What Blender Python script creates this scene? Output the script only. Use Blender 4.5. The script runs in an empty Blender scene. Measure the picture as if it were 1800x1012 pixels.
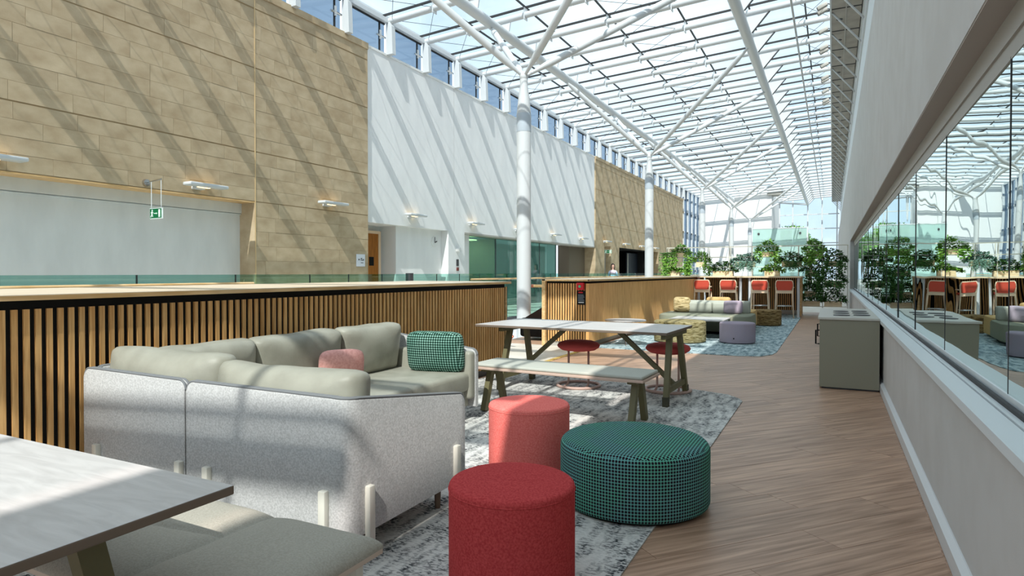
import bpy, bmesh, math, random
from mathutils import Vector, Matrix, noise as mnoise
R = random.Random(7)
sc = bpy.context.scene
COL = sc.collection
PI = math.pi

# ------------------------------------------------------------------ camera, sky, sun, exposure
YAW = math.atan(563 / 1110.0)
cam_d = bpy.data.cameras.new('camera'); cam = bpy.data.objects.new('camera', cam_d); COL.objects.link(cam)
cam.location = (0, 0, 1.3); cam.rotation_euler = (math.radians(89.3), 0, YAW)
cam_d.sensor_width = 36; cam_d.lens = 1110 * 36 / 1800.0; cam_d.shift_y = -0.00747
cam_d.clip_start = 0.05; cam_d.clip_end = 500
sc.camera = cam
sc.view_settings.view_transform = 'Standard'; sc.view_settings.look = 'None'
sc.view_settings.gamma = 1; sc.view_settings.use_curve_mapping = False
sc.view_settings.exposure = 0.0
SKY_STRENGTH = 1.8
SUN_STRENGTH = 5.3
SUN_DIR = Vector((-0.21, 0.86, -1.0)).normalized()

sun_d = bpy.data.lights.new('sun', 'SUN'); sun_d.energy = SUN_STRENGTH; sun_d.angle = math.radians(0.4)
sun_d.color = (1.0, 0.96, 0.90)
sun = bpy.data.objects.new('sun', sun_d); COL.objects.link(sun)
sun.rotation_euler = SUN_DIR.to_track_quat('-Z', 'Y').to_euler(); sun.location = (3, -8, 14)

world = bpy.data.worlds.new('sky'); sc.world = world; world.use_nodes = True
wt = world.node_tree; wt.nodes.clear()
wo = wt.nodes.new('ShaderNodeOutputWorld'); wb = wt.nodes.new('ShaderNodeBackground')
tc = wt.nodes.new('ShaderNodeTexCoord'); nz = wt.nodes.new('ShaderNodeTexNoise')
nz.inputs['Scale'].default_value = 2.2; nz.inputs['Detail'].default_value = 7; nz.inputs['Roughness'].default_value = 0.55
rp = wt.nodes.new('ShaderNodeValToRGB')
rp.color_ramp.elements[0].position = 0.40; rp.color_ramp.elements[0].color = (0.46, 0.57, 0.67, 1)
rp.color_ramp.elements[1].position = 0.68; rp.color_ramp.elements[1].color = (0.80, 0.88, 0.93, 1)
wt.links.new(tc.outputs['Generated'], nz.inputs['Vector']); wt.links.new(nz.outputs['Fac'], rp.inputs['Fac'])
wt.links.new(rp.outputs['Color'], wb.inputs['Color']); wb.inputs['Strength'].default_value = SKY_STRENGTH
wt.links.new(wb.outputs['Background'], wo.inputs['Surface'])

# ------------------------------------------------------------------ materials
def srgb(r, g, b):
    f = lambda c: (c / 255 / 12.92) if c / 255 <= 0.04045 else ((c / 255 + 0.055) / 1.055) ** 2.4
    return (f(r), f(g), f(b), 1)

def new_mat(name):
    m = bpy.data.materials.new(name); m.use_nodes = True
    t = m.node_tree; b = t.nodes['Principled BSDF']
    return m, t, b

def plain(name, col, rough=0.5, metal=0.0, spec=0.5):
    m, t, b = new_mat(name)
    b.inputs['Base Color'].default_value = col; b.inputs['Roughness'].default_value = rough
    b.inputs['Metallic'].default_value = metal; b.inputs['Specular IOR Level'].default_value = spec
    m.diffuse_color = col
    return m

def N(t, kind, **kw):
    n = t.nodes.new(kind)
    for k, v in kw.items():
        if k in n.inputs: n.inputs[k].default_value = v
        else: setattr(n, k, v)
    return n

def noisy(name, c0, c1, scale=(1, 1, 1), nscale=5, detail=4, rough=0.6, lo=0.35, hi=0.65, bump=0.0, rand=0.0, coord='Object', distort=0.0, spec=0.4, bscale=None):
    m, t, b = new_mat(name)
    co = N(t, 'ShaderNodeTexCoord'); mp = N(t, 'ShaderNodeMapping'); mp.inputs['Scale'].default_value = scale
    n = N(t, 'ShaderNodeTexNoise'); n.inputs['Scale'].default_value = nscale; n.inputs['Detail'].default_value = detail
    n.inputs['Distortion'].default_value = distort
    r = N(t, 'ShaderNodeValToRGB'); r.color_ramp.elements[0].position = lo; r.color_ramp.elements[1].position = hi
    r.color_ramp.elements[0].color = c0; r.color_ramp.elements[1].color = c1
    t.links.new(co.outputs[coord], mp.inputs['Vector'])
    vec = mp.outputs['Vector']
    if rand:
        oi = N(t, 'ShaderNodeObjectInfo')
        ad = N(t, 'ShaderNodeVectorMath', operation='MULTIPLY_ADD')
        ad.inputs[1].default_value = (1, 1, 1)
        cb = N(t, 'ShaderNodeCombineXYZ')
        ml = N(t, 'ShaderNodeMath', operation='MULTIPLY'); ml.inputs[1].default_value = 57.0
        t.links.new(oi.outputs['Random'], ml.inputs[0])
        for i in range(3): t.links.new(ml.outputs[0], cb.inputs[i])
        t.links.new(mp.outputs['Vector'], ad.inputs[0]); t.links.new(cb.outputs[0], ad.inputs[2])
        vec = ad.outputs[0]
    t.links.new(vec, n.inputs['Vector']); t.links.new(n.outputs['Fac'], r.inputs['Fac'])
    out = r.outputs['Color']
    if rand:
        hs = N(t, 'ShaderNodeHueSaturation')
        mr = N(t, 'ShaderNodeMapRange'); mr.inputs['To Min'].default_value = 1 - rand; mr.inputs['To Max'].default_value = 1 + rand
        t.links.new(oi.outputs['Random'], mr.inputs['Value']); t.links.new(mr.outputs['Result'], hs.inputs['Value'])
        t.links.new(out, hs.inputs['Color']); out = hs.outputs['Color']
    t.links.new(out, b.inputs['Base Color'])
    b.inputs['Roughness'].default_value = rough; b.inputs['Specular IOR Level'].default_value = spec
    if bump:
        bp = N(t, 'ShaderNodeBump'); bp.inputs['Strength'].default_value = bump; bp.inputs['Distance'].default_value = 0.01
        src = n.outputs['Fac']
        if bscale:
            n2 = N(t, 'ShaderNodeTexNoise'); n2.inputs['Scale'].default_value = bscale; n2.inputs['Detail'].default_value = 3
            t.links.new(co.outputs[coord], n2.inputs['Vector']); src = n2.outputs['Fac']
        t.links.new(src, bp.inputs['Height']); t.links.new(bp.outputs['Normal'], b.inputs['Normal'])
    return m

def glass(name, tint, refl=0.08, rcol=(1, 1, 1, 1), wave=0.0, wscale=1.0, body=None, bodyfac=0.0, graze=0.3):
    """architectural pane: clear tinted transmission mixed with a sharp reflection (and optionally a frosted body)"""
    m = bpy.data.materials.new(name); m.use_nodes = True; t = m.node_tree; t.nodes.clear()
    o = N(t, 'ShaderNodeOutputMaterial'); tr = N(t, 'ShaderNodeBsdfTransparent'); tr.inputs['Color'].default_value = tint
    gl = N(t, 'ShaderNodeBsdfGlossy'); gl.inputs['Roughness'].default_value = 0.0; gl.inputs['Color'].default_value = rcol
    mx = N(t, 'ShaderNodeMixShader')
    lw = N(t, 'ShaderNodeLayerWeight'); lw.inputs['Blend'].default_value = 0.5
    pw = N(t, 'ShaderNodeMath', operation='POWER'); pw.inputs[1].default_value = 5.0
    ad = N(t, 'ShaderNodeMath', operation='MULTIPLY_ADD'); ad.use_clamp = True; ad.inputs[1].default_value = graze; ad.inputs[2].default_value = refl
    t.links.new(lw.outputs['Facing'], pw.inputs[0]); t.links.new(pw.outputs[0], ad.inputs[0]); t.links.new(ad.outputs[0], mx.inputs[0])
    src = tr.outputs[0]
    if body:
        df = N(t, 'ShaderNodeBsdfDiffuse'); df.inputs['Color'].default_value = body
        m2 = N(t, 'ShaderNodeMixShader'); m2.inputs[0].default_value = bodyfac
        t.links.new(tr.outputs[0], m2.inputs[1]); t.links.new(df.outputs[0], m2.inputs[2]); src = m2.outputs[0]
    t.links.new(src, mx.inputs[1]); t.links.new(gl.outputs[0], mx.inputs[2])
    if wave:
        co = N(t, 'ShaderNodeTexCoord'); n = N(t, 'ShaderNodeTexNoise'); n.inputs['Scale'].default_value = wscale; n.inputs['Detail'].default_value = 1
        bp = N(t, 'ShaderNodeBump'); bp.inputs['Strength'].default_value = 1.0; bp.inputs['Distance'].default_value = wave
        t.links.new(co.outputs['Object'], n.inputs['Vector']); t.links.new(n.outputs['Fac'], bp.inputs['Height'])
        t.links.new(bp.outputs['Normal'], gl.inputs['Normal'])
    t.links.new(mx.outputs[0], o.inputs['Surface'])
    return m

def emit(name, col, strength):
    m, t, b = new_mat(name)
    b.inputs['Base Color'].default_value = col
    b.inputs['Emission Color'].default_value = col; b.inputs['Emission Strength'].default_value = strength
    return m

M = {}
M['white'] = plain('white_paint', (0.80, 0.80, 0.79, 1), 0.75, spec=0.2)
M['wallgrey'] = noisy('right_wall_plaster', (0.56, 0.54, 0.52, 1), (0.60, 0.585, 0.57, 1), nscale=3, rough=0.85, bump=0.05, bscale=180, spec=0.2)
M['taupe'] = plain('soffit_taupe', (0.44, 0.39, 0.35, 1), 0.8, spec=0.2)
M['frame_grey'] = plain('frame_warm_grey', (0.42, 0.40, 0.36, 1), 0.5)
M['sill'] = plain('sill_pale_metal', (0.72, 0.76, 0.78, 1), 0.4)
M['steel'] = plain('white_steel', (0.62, 0.64, 0.655, 1), 0.38, spec=0.5)
M['gasket'] = plain('black_gasket', (0.015, 0.016, 0.018, 1), 0.6)
M['black'] = plain('matt_black', (0.008, 0.008, 0.008, 1), 0.8, spec=0.2)
M['darkgrey'] = plain('dark_grey_metal', (0.05, 0.05, 0.055, 1), 0.5)
M['chrome'] = plain('chrome', (0.6, 0.6, 0.6, 1), 0.2, 1.0)
M['oak'] = noisy('oak_slat', srgb(208, 152, 90), srgb(238, 190, 126), scale=(30, 30, 1.6), nscale=2.2, detail=5, rough=0.55, rand=0.12, bump=0.03)
M['oakflat'] = noisy('oak_worktop', srgb(206, 164, 108), srgb(232, 196, 146), scale=(9, 1.0, 9), nscale=3, detail=5, rough=0.5, bump=0.02)
M['oaktop'] = noisy('oak_pale_laminate', srgb(218, 196, 168), srgb(236, 218, 194), scale=(12, 1.2, 9), nscale=3, detail=5, rough=0.35)
M['birch'] = noisy('birch_ply', srgb(226, 200, 160), srgb(242, 222, 190), scale=(1, 8, 8), nscale=4, rough=0.6, rand=0.06)
M['stone'] = noisy('buff_sandstone', srgb(174, 153, 124), srgb(198, 179, 150), scale=(1, 1, 1.6), nscale=2.6, detail=8, rough=0.9, lo=0.3, hi=0.72, rand=0.045, bump=0.10, bscale=40, spec=0.15)
M['stonejoint'] = plain('stone_joint', srgb(160, 138, 106), 0.95, spec=0.1)
M['shutter'] = noisy('pale_shutter', (0.70, 0.71, 0.70, 1), (0.76, 0.77, 0.76, 1), scale=(1, 3, 1), nscale=1.2, rough=0.75)
M['whitewall'] = noisy('white_render', (0.80, 0.80, 0.80, 1), (0.86, 0.86, 0.855, 1), scale=(1, 2, 0.6), nscale=1.4, detail=5, rough=0.85, spec=0.15)
M['plank'] = noisy('vinyl_plank', srgb(138, 106, 84), srgb(206, 168, 142), scale=(1.3, 26, 1), nscale=1.5, detail=7, rough=0.42, lo=0.28, hi=0.74, rand=0.10, bump=0.03, spec=0.35, distort=0.5)
M['palefloor'] = noisy('pale_stone_floor', srgb(205, 196, 182), srgb(222, 214, 203), nscale=2, rough=0.5)
M['roofglass'] = glass('roof_glass', (0.84, 0.90, 0.91, 1), 0.03, graze=0.10)
M['clereglass'] = glass('clerestory_glass', (0.50, 0.58, 0.66, 1), 0.03, graze=0.12)
M['balglass'] = glass('balustrade_glass', (0.62, 0.82, 0.78, 1), 0.05)
M['liftglass'] = glass('lift_glass', (0.36, 0.56, 0.50, 1), 0.08, body=(0.10, 0.26, 0.22, 1), bodyfac=0.45)
M['teal'] = glass('teal_screen_glass', (0.70, 0.88, 0.84, 1), 0.05, body=(0.62, 0.82, 0.78, 1), bodyfac=0.5)
M['mirror'] = glass('bar_window_glass', (0.25, 0.32, 0.30, 1), 0.72, (0.86, 0.95, 0.93, 1), wave=0.003, wscale=1.2)
M['endglass'] = glass('end_glass', (0.93, 0.97, 0.98, 1), 0.03, graze=0.1)
M['felt'] = noisy('grey_felt', srgb(174, 173, 172), srgb(200, 199, 198), nscale=120, detail=6, rough=0.95, lo=0.36, hi=0.64, bump=0.15, spec=0.05)
M['piping'] = plain('grey_piping', srgb(122, 124, 126), 0.9, spec=0.1)
M['leather'] = noisy('sage_leather', srgb(146, 144, 131), srgb(160, 158, 145), nscale=6, detail=4, rough=0.5, bump=0.08, spec=0.4, bscale=70)
M['seatgrey'] = noisy('ribbed_grey_fabric', srgb(164, 158, 146), srgb(178, 172, 160), scale=(1, 1, 1), nscale=160, rough=0.75, bump=0.2, spec=0.2)
M['ivory'] = plain('ivory_metal', srgb(226, 222, 210), 0.45)
M['olive'] = plain('olive_stained_timber', srgb(108, 102, 70), 0.55)
M['olivedark'] = plain('olive_foot', srgb(62, 60, 42), 0.6)
M['tabletop'] = noisy('white_stained_birch', srgb(192, 188, 186), srgb(212, 208, 206), scale=(1.2, 7, 1), nscale=2.4, detail=6, rough=0.35, distort=2.2, lo=0.3, hi=0.7)
M['plyedge'] = plain('plywood_edge', srgb(122, 106, 92), 0.6)
M['benchpad'] = plain('bench_pad', srgb(184, 184, 174), 0.7, spec=0.2)
M['red'] = noisy('red_wool', srgb(172, 58, 60), srgb(198, 78, 78), nscale=120, detail=4, rough=0.95, spec=0.05, bump=0.1)
M['coral'] = noisy('coral_wool', srgb(238, 112, 104), srgb(250, 138, 130), nscale=120, detail=4, rough=0.95, spec=0.05, bump=0.1)
M['stoolred'] = plain('stool_red_fabric', srgb(204, 88, 84), 0.85, spec=0.15)
M['barred'] = plain('bar_stool_red', srgb(206, 82, 64), 0.75, spec=0.2)
M['paleash'] = plain('pale_ash', srgb(236, 208, 178), 0.55)
M['pinktube'] = plain('pink_beige_tube', srgb(196, 164, 152), 0.5)
M['pink'] = noisy('pink_wool', srgb(224, 160, 152), srgb(240, 182, 174), nscale=60, rough=0.95, spec=0.05, bump=0.1)
M['lilac'] = plain('lilac_fabric', srgb(170, 158, 172), 0.9, spec=0.1)
M['palegreen'] = plain('pale_sage_fabric', srgb(184, 186, 174), 0.9, spec=0.1)
M['sagefab'] = plain('sage_seat_fabric', srgb(146, 148, 130), 0.9, spec=0.1)
M['tan'] = plain('tan_fabric', srgb(214, 178, 122), 0.9, spec=0.1)
M['cabinet'] = plain('sage_grey_panel', srgb(142, 139, 121), 0.6)
M['cabinettop'] = plain('cabinet_top', srgb(196, 192, 182), 0.4)
M['skirt'] = plain('skirting_white', (0.66, 0.66, 0.66, 1), 0.5)
M['door'] = noisy('orange_oak_veneer', srgb(148, 88, 20), srgb(178, 110, 36), scale=(8, 8, 1), nscale=3, rough=0.5)
M['brownwall'] = plain('brown_lobby_wall', srgb(112, 100, 84), 0.8)
M['green_sign'] = emit('exit_green', srgb(0, 122, 70), 0.25)
M['white_sign'] = emit('exit_white', srgb(240, 248, 244), 0.35)
M['callred'] = plain('call_point_red', srgb(206, 24, 38), 0.4)
M['callgreen'] = plain('call_point_green', srgb(90, 190, 140), 0.5)
M['noticegrey'] = plain('notice_grey', srgb(120, 128, 138), 0.7)
M['noticewhite'] = plain('notice_white', srgb(214, 216, 220), 0.7)
M['paper'] = plain('paper_white', srgb(226, 228, 236), 0.8)
M['gutter'] = noisy('gutter_soffit_grey', srgb(158, 152, 144), srgb(176, 170, 162), nscale=2, rough=0.8)
M['lampwarm'] = emit('lamp_warm', (1.0, 0.74, 0.38, 1), 3.0)
M['brass'] = noisy('brass_trim', srgb(150, 116, 50), srgb(222, 190, 110), scale=(1, 30, 1), nscale=1.0, detail=0, rough=0.4, lo=0.45, hi=0.55)
M['darkseat'] = plain('dark_brown_upholstery', srgb(34, 24, 20), 0.9, spec=0.1)
M['leaf1'] = noisy('leaf_bright', srgb(58, 108, 30), srgb(138, 186, 70), nscale=9, detail=2, rough=0.45, lo=0.3, hi=0.7, spec=0.5)
M['leaf2'] = noisy('leaf_dark', srgb(28, 62, 24), srgb(82, 130, 56), nscale=9, detail=2, rough=0.45, lo=0.3, hi=0.7, spec=0.5)  # darker green; on plants at the rack's right it paints in their shade
M['leaf3'] = noisy('leaf_blue', srgb(74, 118, 100), srgb(142, 180, 162), nscale=9, detail=2, rough=0.5, lo=0.3, hi=0.7)
M['bark'] = plain('bark', srgb(92, 74, 58), 0.9)

def carpet(name, dark, mid, light, patch_dark):
    m, t, b = new_mat(name)
    co = N(t, 'ShaderNodeTexCoord')
    def nse(scale, ns, det, lo, hi, dist=0.0):
        mp = N(t, 'ShaderNodeMapping'); mp.inputs['Scale'].default_value = scale
        n = N(t, 'ShaderNodeTexNoise'); n.inputs['Scale'].default_value = ns; n.inputs['Detail'].default_value = det; n.inputs['Distortion'].default_value = dist
        t.links.new(co.outputs['Object'], mp.inputs['Vector']); t.links.new(mp.outputs['Vector'], n.inputs['Vector'])
        r = N(t, 'ShaderNodeMapRange'); r.inputs['From Min'].default_value = lo; r.inputs['From Max'].default_value = hi
        t.links.new(n.outputs['Fac'], r.inputs['Value']); return r.outputs['Result']
    fleck = nse((0.55, 1.15, 1), 80, 4, 0.47, 0.55)
    streak = nse((5.0, 1.3, 1), 3.0, 10, 0.34, 0.62, 0.2)
    patch = nse((1, 0.7, 1), 1.1, 3, 0.42, 0.60)
    mx1 = N(t, 'ShaderNodeMix', data_type='RGBA'); mx1.inputs['A'].default_value = mid; mx1.inputs['B'].default_value = light
    t.links.new(streak, mx1.inputs['Factor'])
    mul = N(t, 'ShaderNodeMath', operation='MULTIPLY'); inv = N(t, 'ShaderNodeMath', operation='SUBTRACT'); inv.inputs[0].default_value = 1.12
    t.links.new(streak, inv.inputs[1]); t.links.new(fleck, mul.inputs[0]); t.links.new(inv.outputs[0], mul.inputs[1]); mul.use_clamp = True
    mx2 = N(t, 'ShaderNodeMix', data_type='RGBA'); mx2.inputs['B'].default_value = dark
    t.links.new(mx1.outputs['Result'], mx2.inputs['A']); t.links.new(mul.outputs[0], mx2.inputs['Factor'])
    mx3 = N(t, 'ShaderNodeMix', data_type='RGBA'); mx3.blend_type = 'MULTIPLY'; mx3.inputs['B'].default_value = patch_dark
    t.links.new(mx2.outputs['Result'], mx3.inputs['A']); t.links.new(patch, mx3.inputs['Factor'])
    t.links.new(mx3.outputs['Result'], b.inputs['Base Color'])
    b.inputs['Roughness'].default_value = 0.97; b.inputs['Specular IOR Level'].default_value = 0.05
    return m
M['carpet_grey'] = carpet('distressed_grey_carpet', srgb(54, 58, 62), srgb(192, 191, 188), srgb(224, 222, 217), (0.86, 0.86, 0.86, 1))
M['carpet_blue'] = carpet('distressed_blue_carpet', srgb(62, 84, 92), srgb(160, 182, 187), srgb(198, 212, 214), (0.86, 0.88, 0.89, 1))

def dotted(name, pitch, ground, dot, rad=0.36, tint=None):
    m, t, b = new_mat(name)
    uv = N(t, 'ShaderNodeUVMap'); uv.uv_map = 'UVMap'
    sc1 = N(t, 'ShaderNodeVectorMath', operation='SCALE'); sc1.inputs['Scale'].default_value = 1 / pitch
    fr = N(t, 'ShaderNodeVectorMath', operation='FRACTION'); sb = N(t, 'ShaderNodeVectorMath', operation='SUBTRACT'); sb.inputs[1].default_value = (0.5, 0.5, 0)
    sep = N(t, 'ShaderNodeSeparateXYZ')
    ln = N(t, 'ShaderNodeVectorMath', operation='LENGTH')
    t.links.new(uv.outputs[0], sc1.inputs[0]); t.links.new(sc1.outputs[0], fr.inputs[0]); t.links.new(fr.outputs[0], sb.inputs[0])
    mk = N(t, 'ShaderNodeVectorMath', operation='MULTIPLY'); mk.inputs[1].default_value = (1, 1, 0)
    t.links.new(sb.outputs[0], mk.inputs[0]); t.links.new(mk.outputs[0], ln.inputs[0])
    lt = N(t, 'ShaderNodeMath', operation='LESS_THAN'); lt.inputs[1].default_value = rad
    t.links.new(ln.outputs['Value'], lt.inputs[0])
    n = N(t, 'ShaderNodeTexNoise'); n.inputs['Scale'].default_value = 5
    co = N(t, 'ShaderNodeTexCoord'); t.links.new(co.outputs['Object'], n.inputs['Vector'])
    g = N(t, 'ShaderNodeMix', data_type='RGBA'); g.inputs['A'].default_value = ground; g.inputs['B'].default_value = tint or ground
    rr = N(t, 'ShaderNodeMapRange'); rr.inputs['From Min'].default_value = 0.4; rr.inputs['From Max'].default_value = 0.6
    t.links.new(n.outputs['Fac'], rr.inputs['Value']); t.links.new(rr.outputs['Result'], g.inputs['Factor'])
    mx = N(t, 'ShaderNodeMix', data_type='RGBA'); mx.inputs['B'].default_value = dot
    t.links.new(g.outputs['Result'], mx.inputs['A']); t.links.new(lt.outputs[0], mx.inputs['Factor'])
    t.links.new(mx.outputs['Result'], b.inputs['Base Color']); b.inputs['Roughness'].default_value = 0.9; b.inputs['Specular IOR Level'].default_value = 0.1
    return m
M['dots'] = dotted('dotted_teal_weave', 0.0168, srgb(98, 172, 150), srgb(38, 28, 36), 0.40, srgb(106, 164, 160))
M['dotspillow'] = dotted('dotted_green_weave', 0.021, srgb(150, 190, 176), srgb(28, 56, 46), 0.47, srgb(128, 176, 160))

def bark_pattern(name, c0, c1, c2):
    m, t, b = new_mat(name)
    uv = N(t, 'ShaderNodeUVMap'); uv.uv_map = 'UVMap'; mp = N(t, 'ShaderNodeMapping'); mp.inputs['Scale'].default_value = (1.2, 9, 1)
    n = N(t, 'ShaderNodeTexNoise'); n.inputs['Scale'].default_value = 5; n.inputs['Detail'].default_value = 5; n.inputs['Distortion'].default_value = 1.2
    r = N(t, 'ShaderNodeValToRGB'); e = r.color_ramp.elements
    e[0].position = 0.38; e[0].color = c0; e[1].position = 0.62; e[1].color = c2
    k = r.color_ramp.elements.new(0.47); k.color = c1
    t.links.new(uv.outputs[0], mp.inputs['Vector']); t.links.new(mp.outputs[0], n.inputs['Vector']); t.links.new(n.outputs['Fac'], r.inputs['Fac'])
    t.links.new(r.outputs['Color'], b.inputs['Base Color']); b.inputs['Roughness'].default_value = 0.9; b.inputs['Specular IOR Level'].default_value = 0.1
    return m
M['strata'] = bark_pattern('strata_olive', srgb(84, 76, 46), srgb(148, 134, 92), srgb(186, 174, 136))
M['stratabrown'] = bark_pattern('strata_brown', srgb(66, 50, 30), srgb(128, 104, 66), srgb(164, 140, 100))
M['stratapillow'] = bark_pattern('strata_tan', srgb(120, 104, 66), srgb(196, 172, 126), srgb(216, 198, 156))

# ------------------------------------------------------------------ geometry helpers (all return (verts, faces) in world metres)
def join(*parts):
    V, F = [], []
    for v, f in parts:
        o = len(V); V += list(v); F += [tuple(i + o for i in q) for q in f]
    return V, F

def box(x0, x1, y0, y1, z0, z1):
    V = [(x0, y0, z0), (x1, y0, z0), (x1, y1, z0), (x0, y1, z0), (x0, y0, z1), (x1, y0, z1), (x1, y1, z1), (x0, y1, z1)]
    return V, [(0, 3, 2, 1), (4, 5, 6, 7), (0, 1, 5, 4), (1, 2, 6, 5), (2, 3, 7, 6), (3, 0, 4, 7)]

def prism(poly, z0, z1):
    n = len(poly)
    V = [(x, y, z0) for x, y in poly] + [(x, y, z1) for x, y in poly]
    F = [tuple(range(n))[::-1], tuple(range(n, 2 * n))] + [(i, (i + 1) % n, n + (i + 1) % n, n + i) for i in range(n)]
    return V, F

def beam(p0, p1, w, h, up=(0, 0, 1), w1=None, h1=None):
    p0, p1 = Vector(p0), Vector(p1); d = (p1 - p0).normalized(); u = Vector(up)
    s = d.cross(u)
    if s.length < 1e-4: s = d.cross(Vector((1, 0, 0)))
    s.normalize(); u = s.cross(d).normalized()
    V = []
    for p, ww, hh in ((p0, w, h), (p1, w1 or w, h1 or h)):
        for a, b in ((-1, -1), (1, -1), (1, 1), (-1, 1)):
            V.append(tuple(p + s * a * ww / 2 + u * b * hh / 2))
    return V, [(0, 3, 2, 1), (4, 5, 6, 7), (0, 1, 5, 4), (1, 2, 6, 5), (2, 3, 7, 6), (3, 0, 4, 7)]

def tube(p0, p1, r0, r1=None, n=12):
    return path_tube([p0, p1], [r0, r1 if r1 is not None else r0], n)

def path_tube(pts, rad, n=10, closed=False):
    pts = [Vector(p) for p in pts]; k = len(pts)
    if not isinstance(rad, (list, tuple)): rad = [rad] * k
    V, F = [], []
    ref = None
    for i, p in enumerate(pts):
        if closed: d = pts[(i + 1) % k] - pts[i - 1]
        else: d = pts[min(i + 1, k - 1)] - pts[max(i - 1, 0)]
        d.normalize()
        if ref is None:
            ref = Vector((0, 0, 1)) if abs(d.z) < 0.9 else Vector((1, 0, 0))
        s = d.cross(ref).normalized(); u = s.cross(d).normalized(); ref = u
        for j in range(n):
            a = 2 * PI * j / n
            V.append(tuple(p + (s * math.cos(a) + u * math.sin(a)) * rad[i]))
    segs = k if closed else k - 1
    for i in range(segs):
        a, b = i * n, ((i + 1) % k) * n
        for j in range(n): F.append((a + j, a + (j + 1) % n, b + (j + 1) % n, b + j))
    if not closed:
        F.append(tuple(range(n))[::-1]); F.append(tuple(range((k - 1) * n, k * n)))
    return V, F

def lathe(prof, n=48, c=(0, 0, 0)):
    """prof: (r, z) list bottom to top; r == 0 ends are closed"""
    V, F, rings = [], [], []
    for r, z in prof:
        if r < 1e-6:
            V.append((c[0], c[1], c[2] + z)); rings.append([len(V) - 1])
        else:
            rings.append(list(range(len(V), len(V) + n)))
            V += [(c[0] + r * math.cos(2 * PI * j / n), c[1] + r * math.sin(2 * PI * j / n), c[2] + z) for j in range(n)]
    for a, b in zip(rings, rings[1:]):
        for j in range(n):
            k = (j + 1) % n
            if len(a) == 1 and len(b) == 1: continue
            if len(a) == 1: F.append((a[0], b[j], b[k])[::-1] if False else (a[0], b[k], b[j]))
            elif len(b) == 1: F.append((a[j], a[k], b[0]))
            else: F.append((a[j], a[k], b[k], b[j]))
    return V, F

def rbox(x0, x1, y0, y1, z0, z1, r=0.01, seg=2):
    bm = bmesh.new(); bmesh.ops.create_cube(bm, size=1)
    for v in bm.verts:
        v.co = Vector((x0 + (v.co.x + .5) * (x1 - x0), y0 + (v.co.y + .5) * (y1 - y0), z0 + (v.co.z + .5) * (z1 - z0)))
    bmesh.ops.bevel(bm, geom=list(bm.edges), offset=r, segments=seg, affect='EDGES', profile=0.5)
    bm.verts.index_update()
    V = [tuple(v.co) for v in bm.verts]; F = [tuple(v.index for v in f.verts) for f in bm.faces]; bm.free()
    return V, F

def pillow(cx, cy, cz, sx, sy, sz, n=14, p=5.0, puff=0.35, wob=0.0, seed=0, flat_bottom=False):
    """soft cushion: thin axis is y; outline a rounded rectangle, bulging face"""
    V, F, idx = [], [], {}
    def add(u, v, s):
        k = (round(u, 5), round(v, 5), s if (abs(u) < 1 - 1e-6 and abs(v) < 1 - 1e-6) else 0)
        if k in idx: return idx[k]
        ru = abs(u) ** p; rv = abs(v) ** p
        m = (ru + rv) ** (1 / p) if (ru + rv) > 0 else 0
        mx = max(abs(u), abs(v)); sc_ = mx / m if m > 0 else 1
        x, z = u * sc_, v * sc_
        e = max(0.0, 1 - mx ** 3.0); th = ((1 - puff) * e ** 0.30 + puff * e) if e > 0 else 0
        q = Vector((x * sx / 2, s * th * sy / 2, z * sz / 2))
        if wob:
            q += mnoise.noise_vector(q * 5.0 + Vector((seed * 7.1, seed * 3.3, seed))) * wob
        V.append((cx + q.x, cy + q.y, cz + q.z)); idx[k] = len(V) - 1
        return idx[k]
    g = [math.sin((2 * i / n - 1) * PI / 2) for i in range(n + 1)]
    for s in (-1, 1):
        for i in range(n):
            for j in range(n):
                q = [add(g[i], g[j], s), add(g[i + 1], g[j], s), add(g[i + 1], g[j + 1], s), add(g[i], g[j + 1], s)]
                q = list(dict.fromkeys(q))
                if len(q) > 2: F.append(tuple(q if s < 0 else q[::-1]))
    return V, F

def xf(geo, rotz=0, loc=(0, 0, 0), rotx=0, roty=0, piv=(0, 0, 0)):
    m = Matrix.Translation(Vector(loc) + Vector(piv)) @ Matrix.Rotation(rotz, 4, 'Z') @ Matrix.Rotation(roty, 4, 'Y') @ Matrix.Rotation(rotx, 4, 'X') @ Matrix.Translation(-Vector(piv))
    return [tuple(m @ Vector(v)) for v in geo[0]], geo[1]

def make_mesh(name, geo, off=(0, 0, 0), smooth=False, uv=None, recalc=True):
    me = bpy.data.meshes.new(name)
    me.from_pydata([(v[0] - off[0], v[1] - off[1], v[2] - off[2]) for v in geo[0]], [], geo[1])
    if recalc:
        bm = bmesh.new(); bm.from_mesh(me); bmesh.ops.recalc_face_normals(bm, faces=bm.faces); bm.to_mesh(me); bm.free()
    if smooth:
        for p in me.polygons: p.use_smooth = True
        if smooth == 'auto': me.set_sharp_from_angle(angle=math.radians(38))
    if uv:
        L = me.uv_layers.new(name='UVMap')
        for p in me.polygons:
            nrm = p.normal
            for li in p.loop_indices:
                c = me.vertices[me.loops[li].vertex_index].co
                if uv == 'drum':
                    if abs(nrm.z) > 0.75: q = (c.x, c.y)
                    else:
                        rr = uv_r[0]; a = math.atan2(c.y, c.x); ac = math.atan2(p.center.y, p.center.x)
                        if a - ac > PI: a -= 2 * PI
                        if a - ac < -PI: a += 2 * PI
                        q = (a * rr, c.z)
                else:
                    ax = max(range(3), key=lambda i: abs(nrm[i]))
                    q = (c.y, c.z) if ax == 0 else (c.x, c.z) if ax == 1 else (c.x, c.y)
                L.data[li].uv = q
    return me
uv_r = [0.5]

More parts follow.
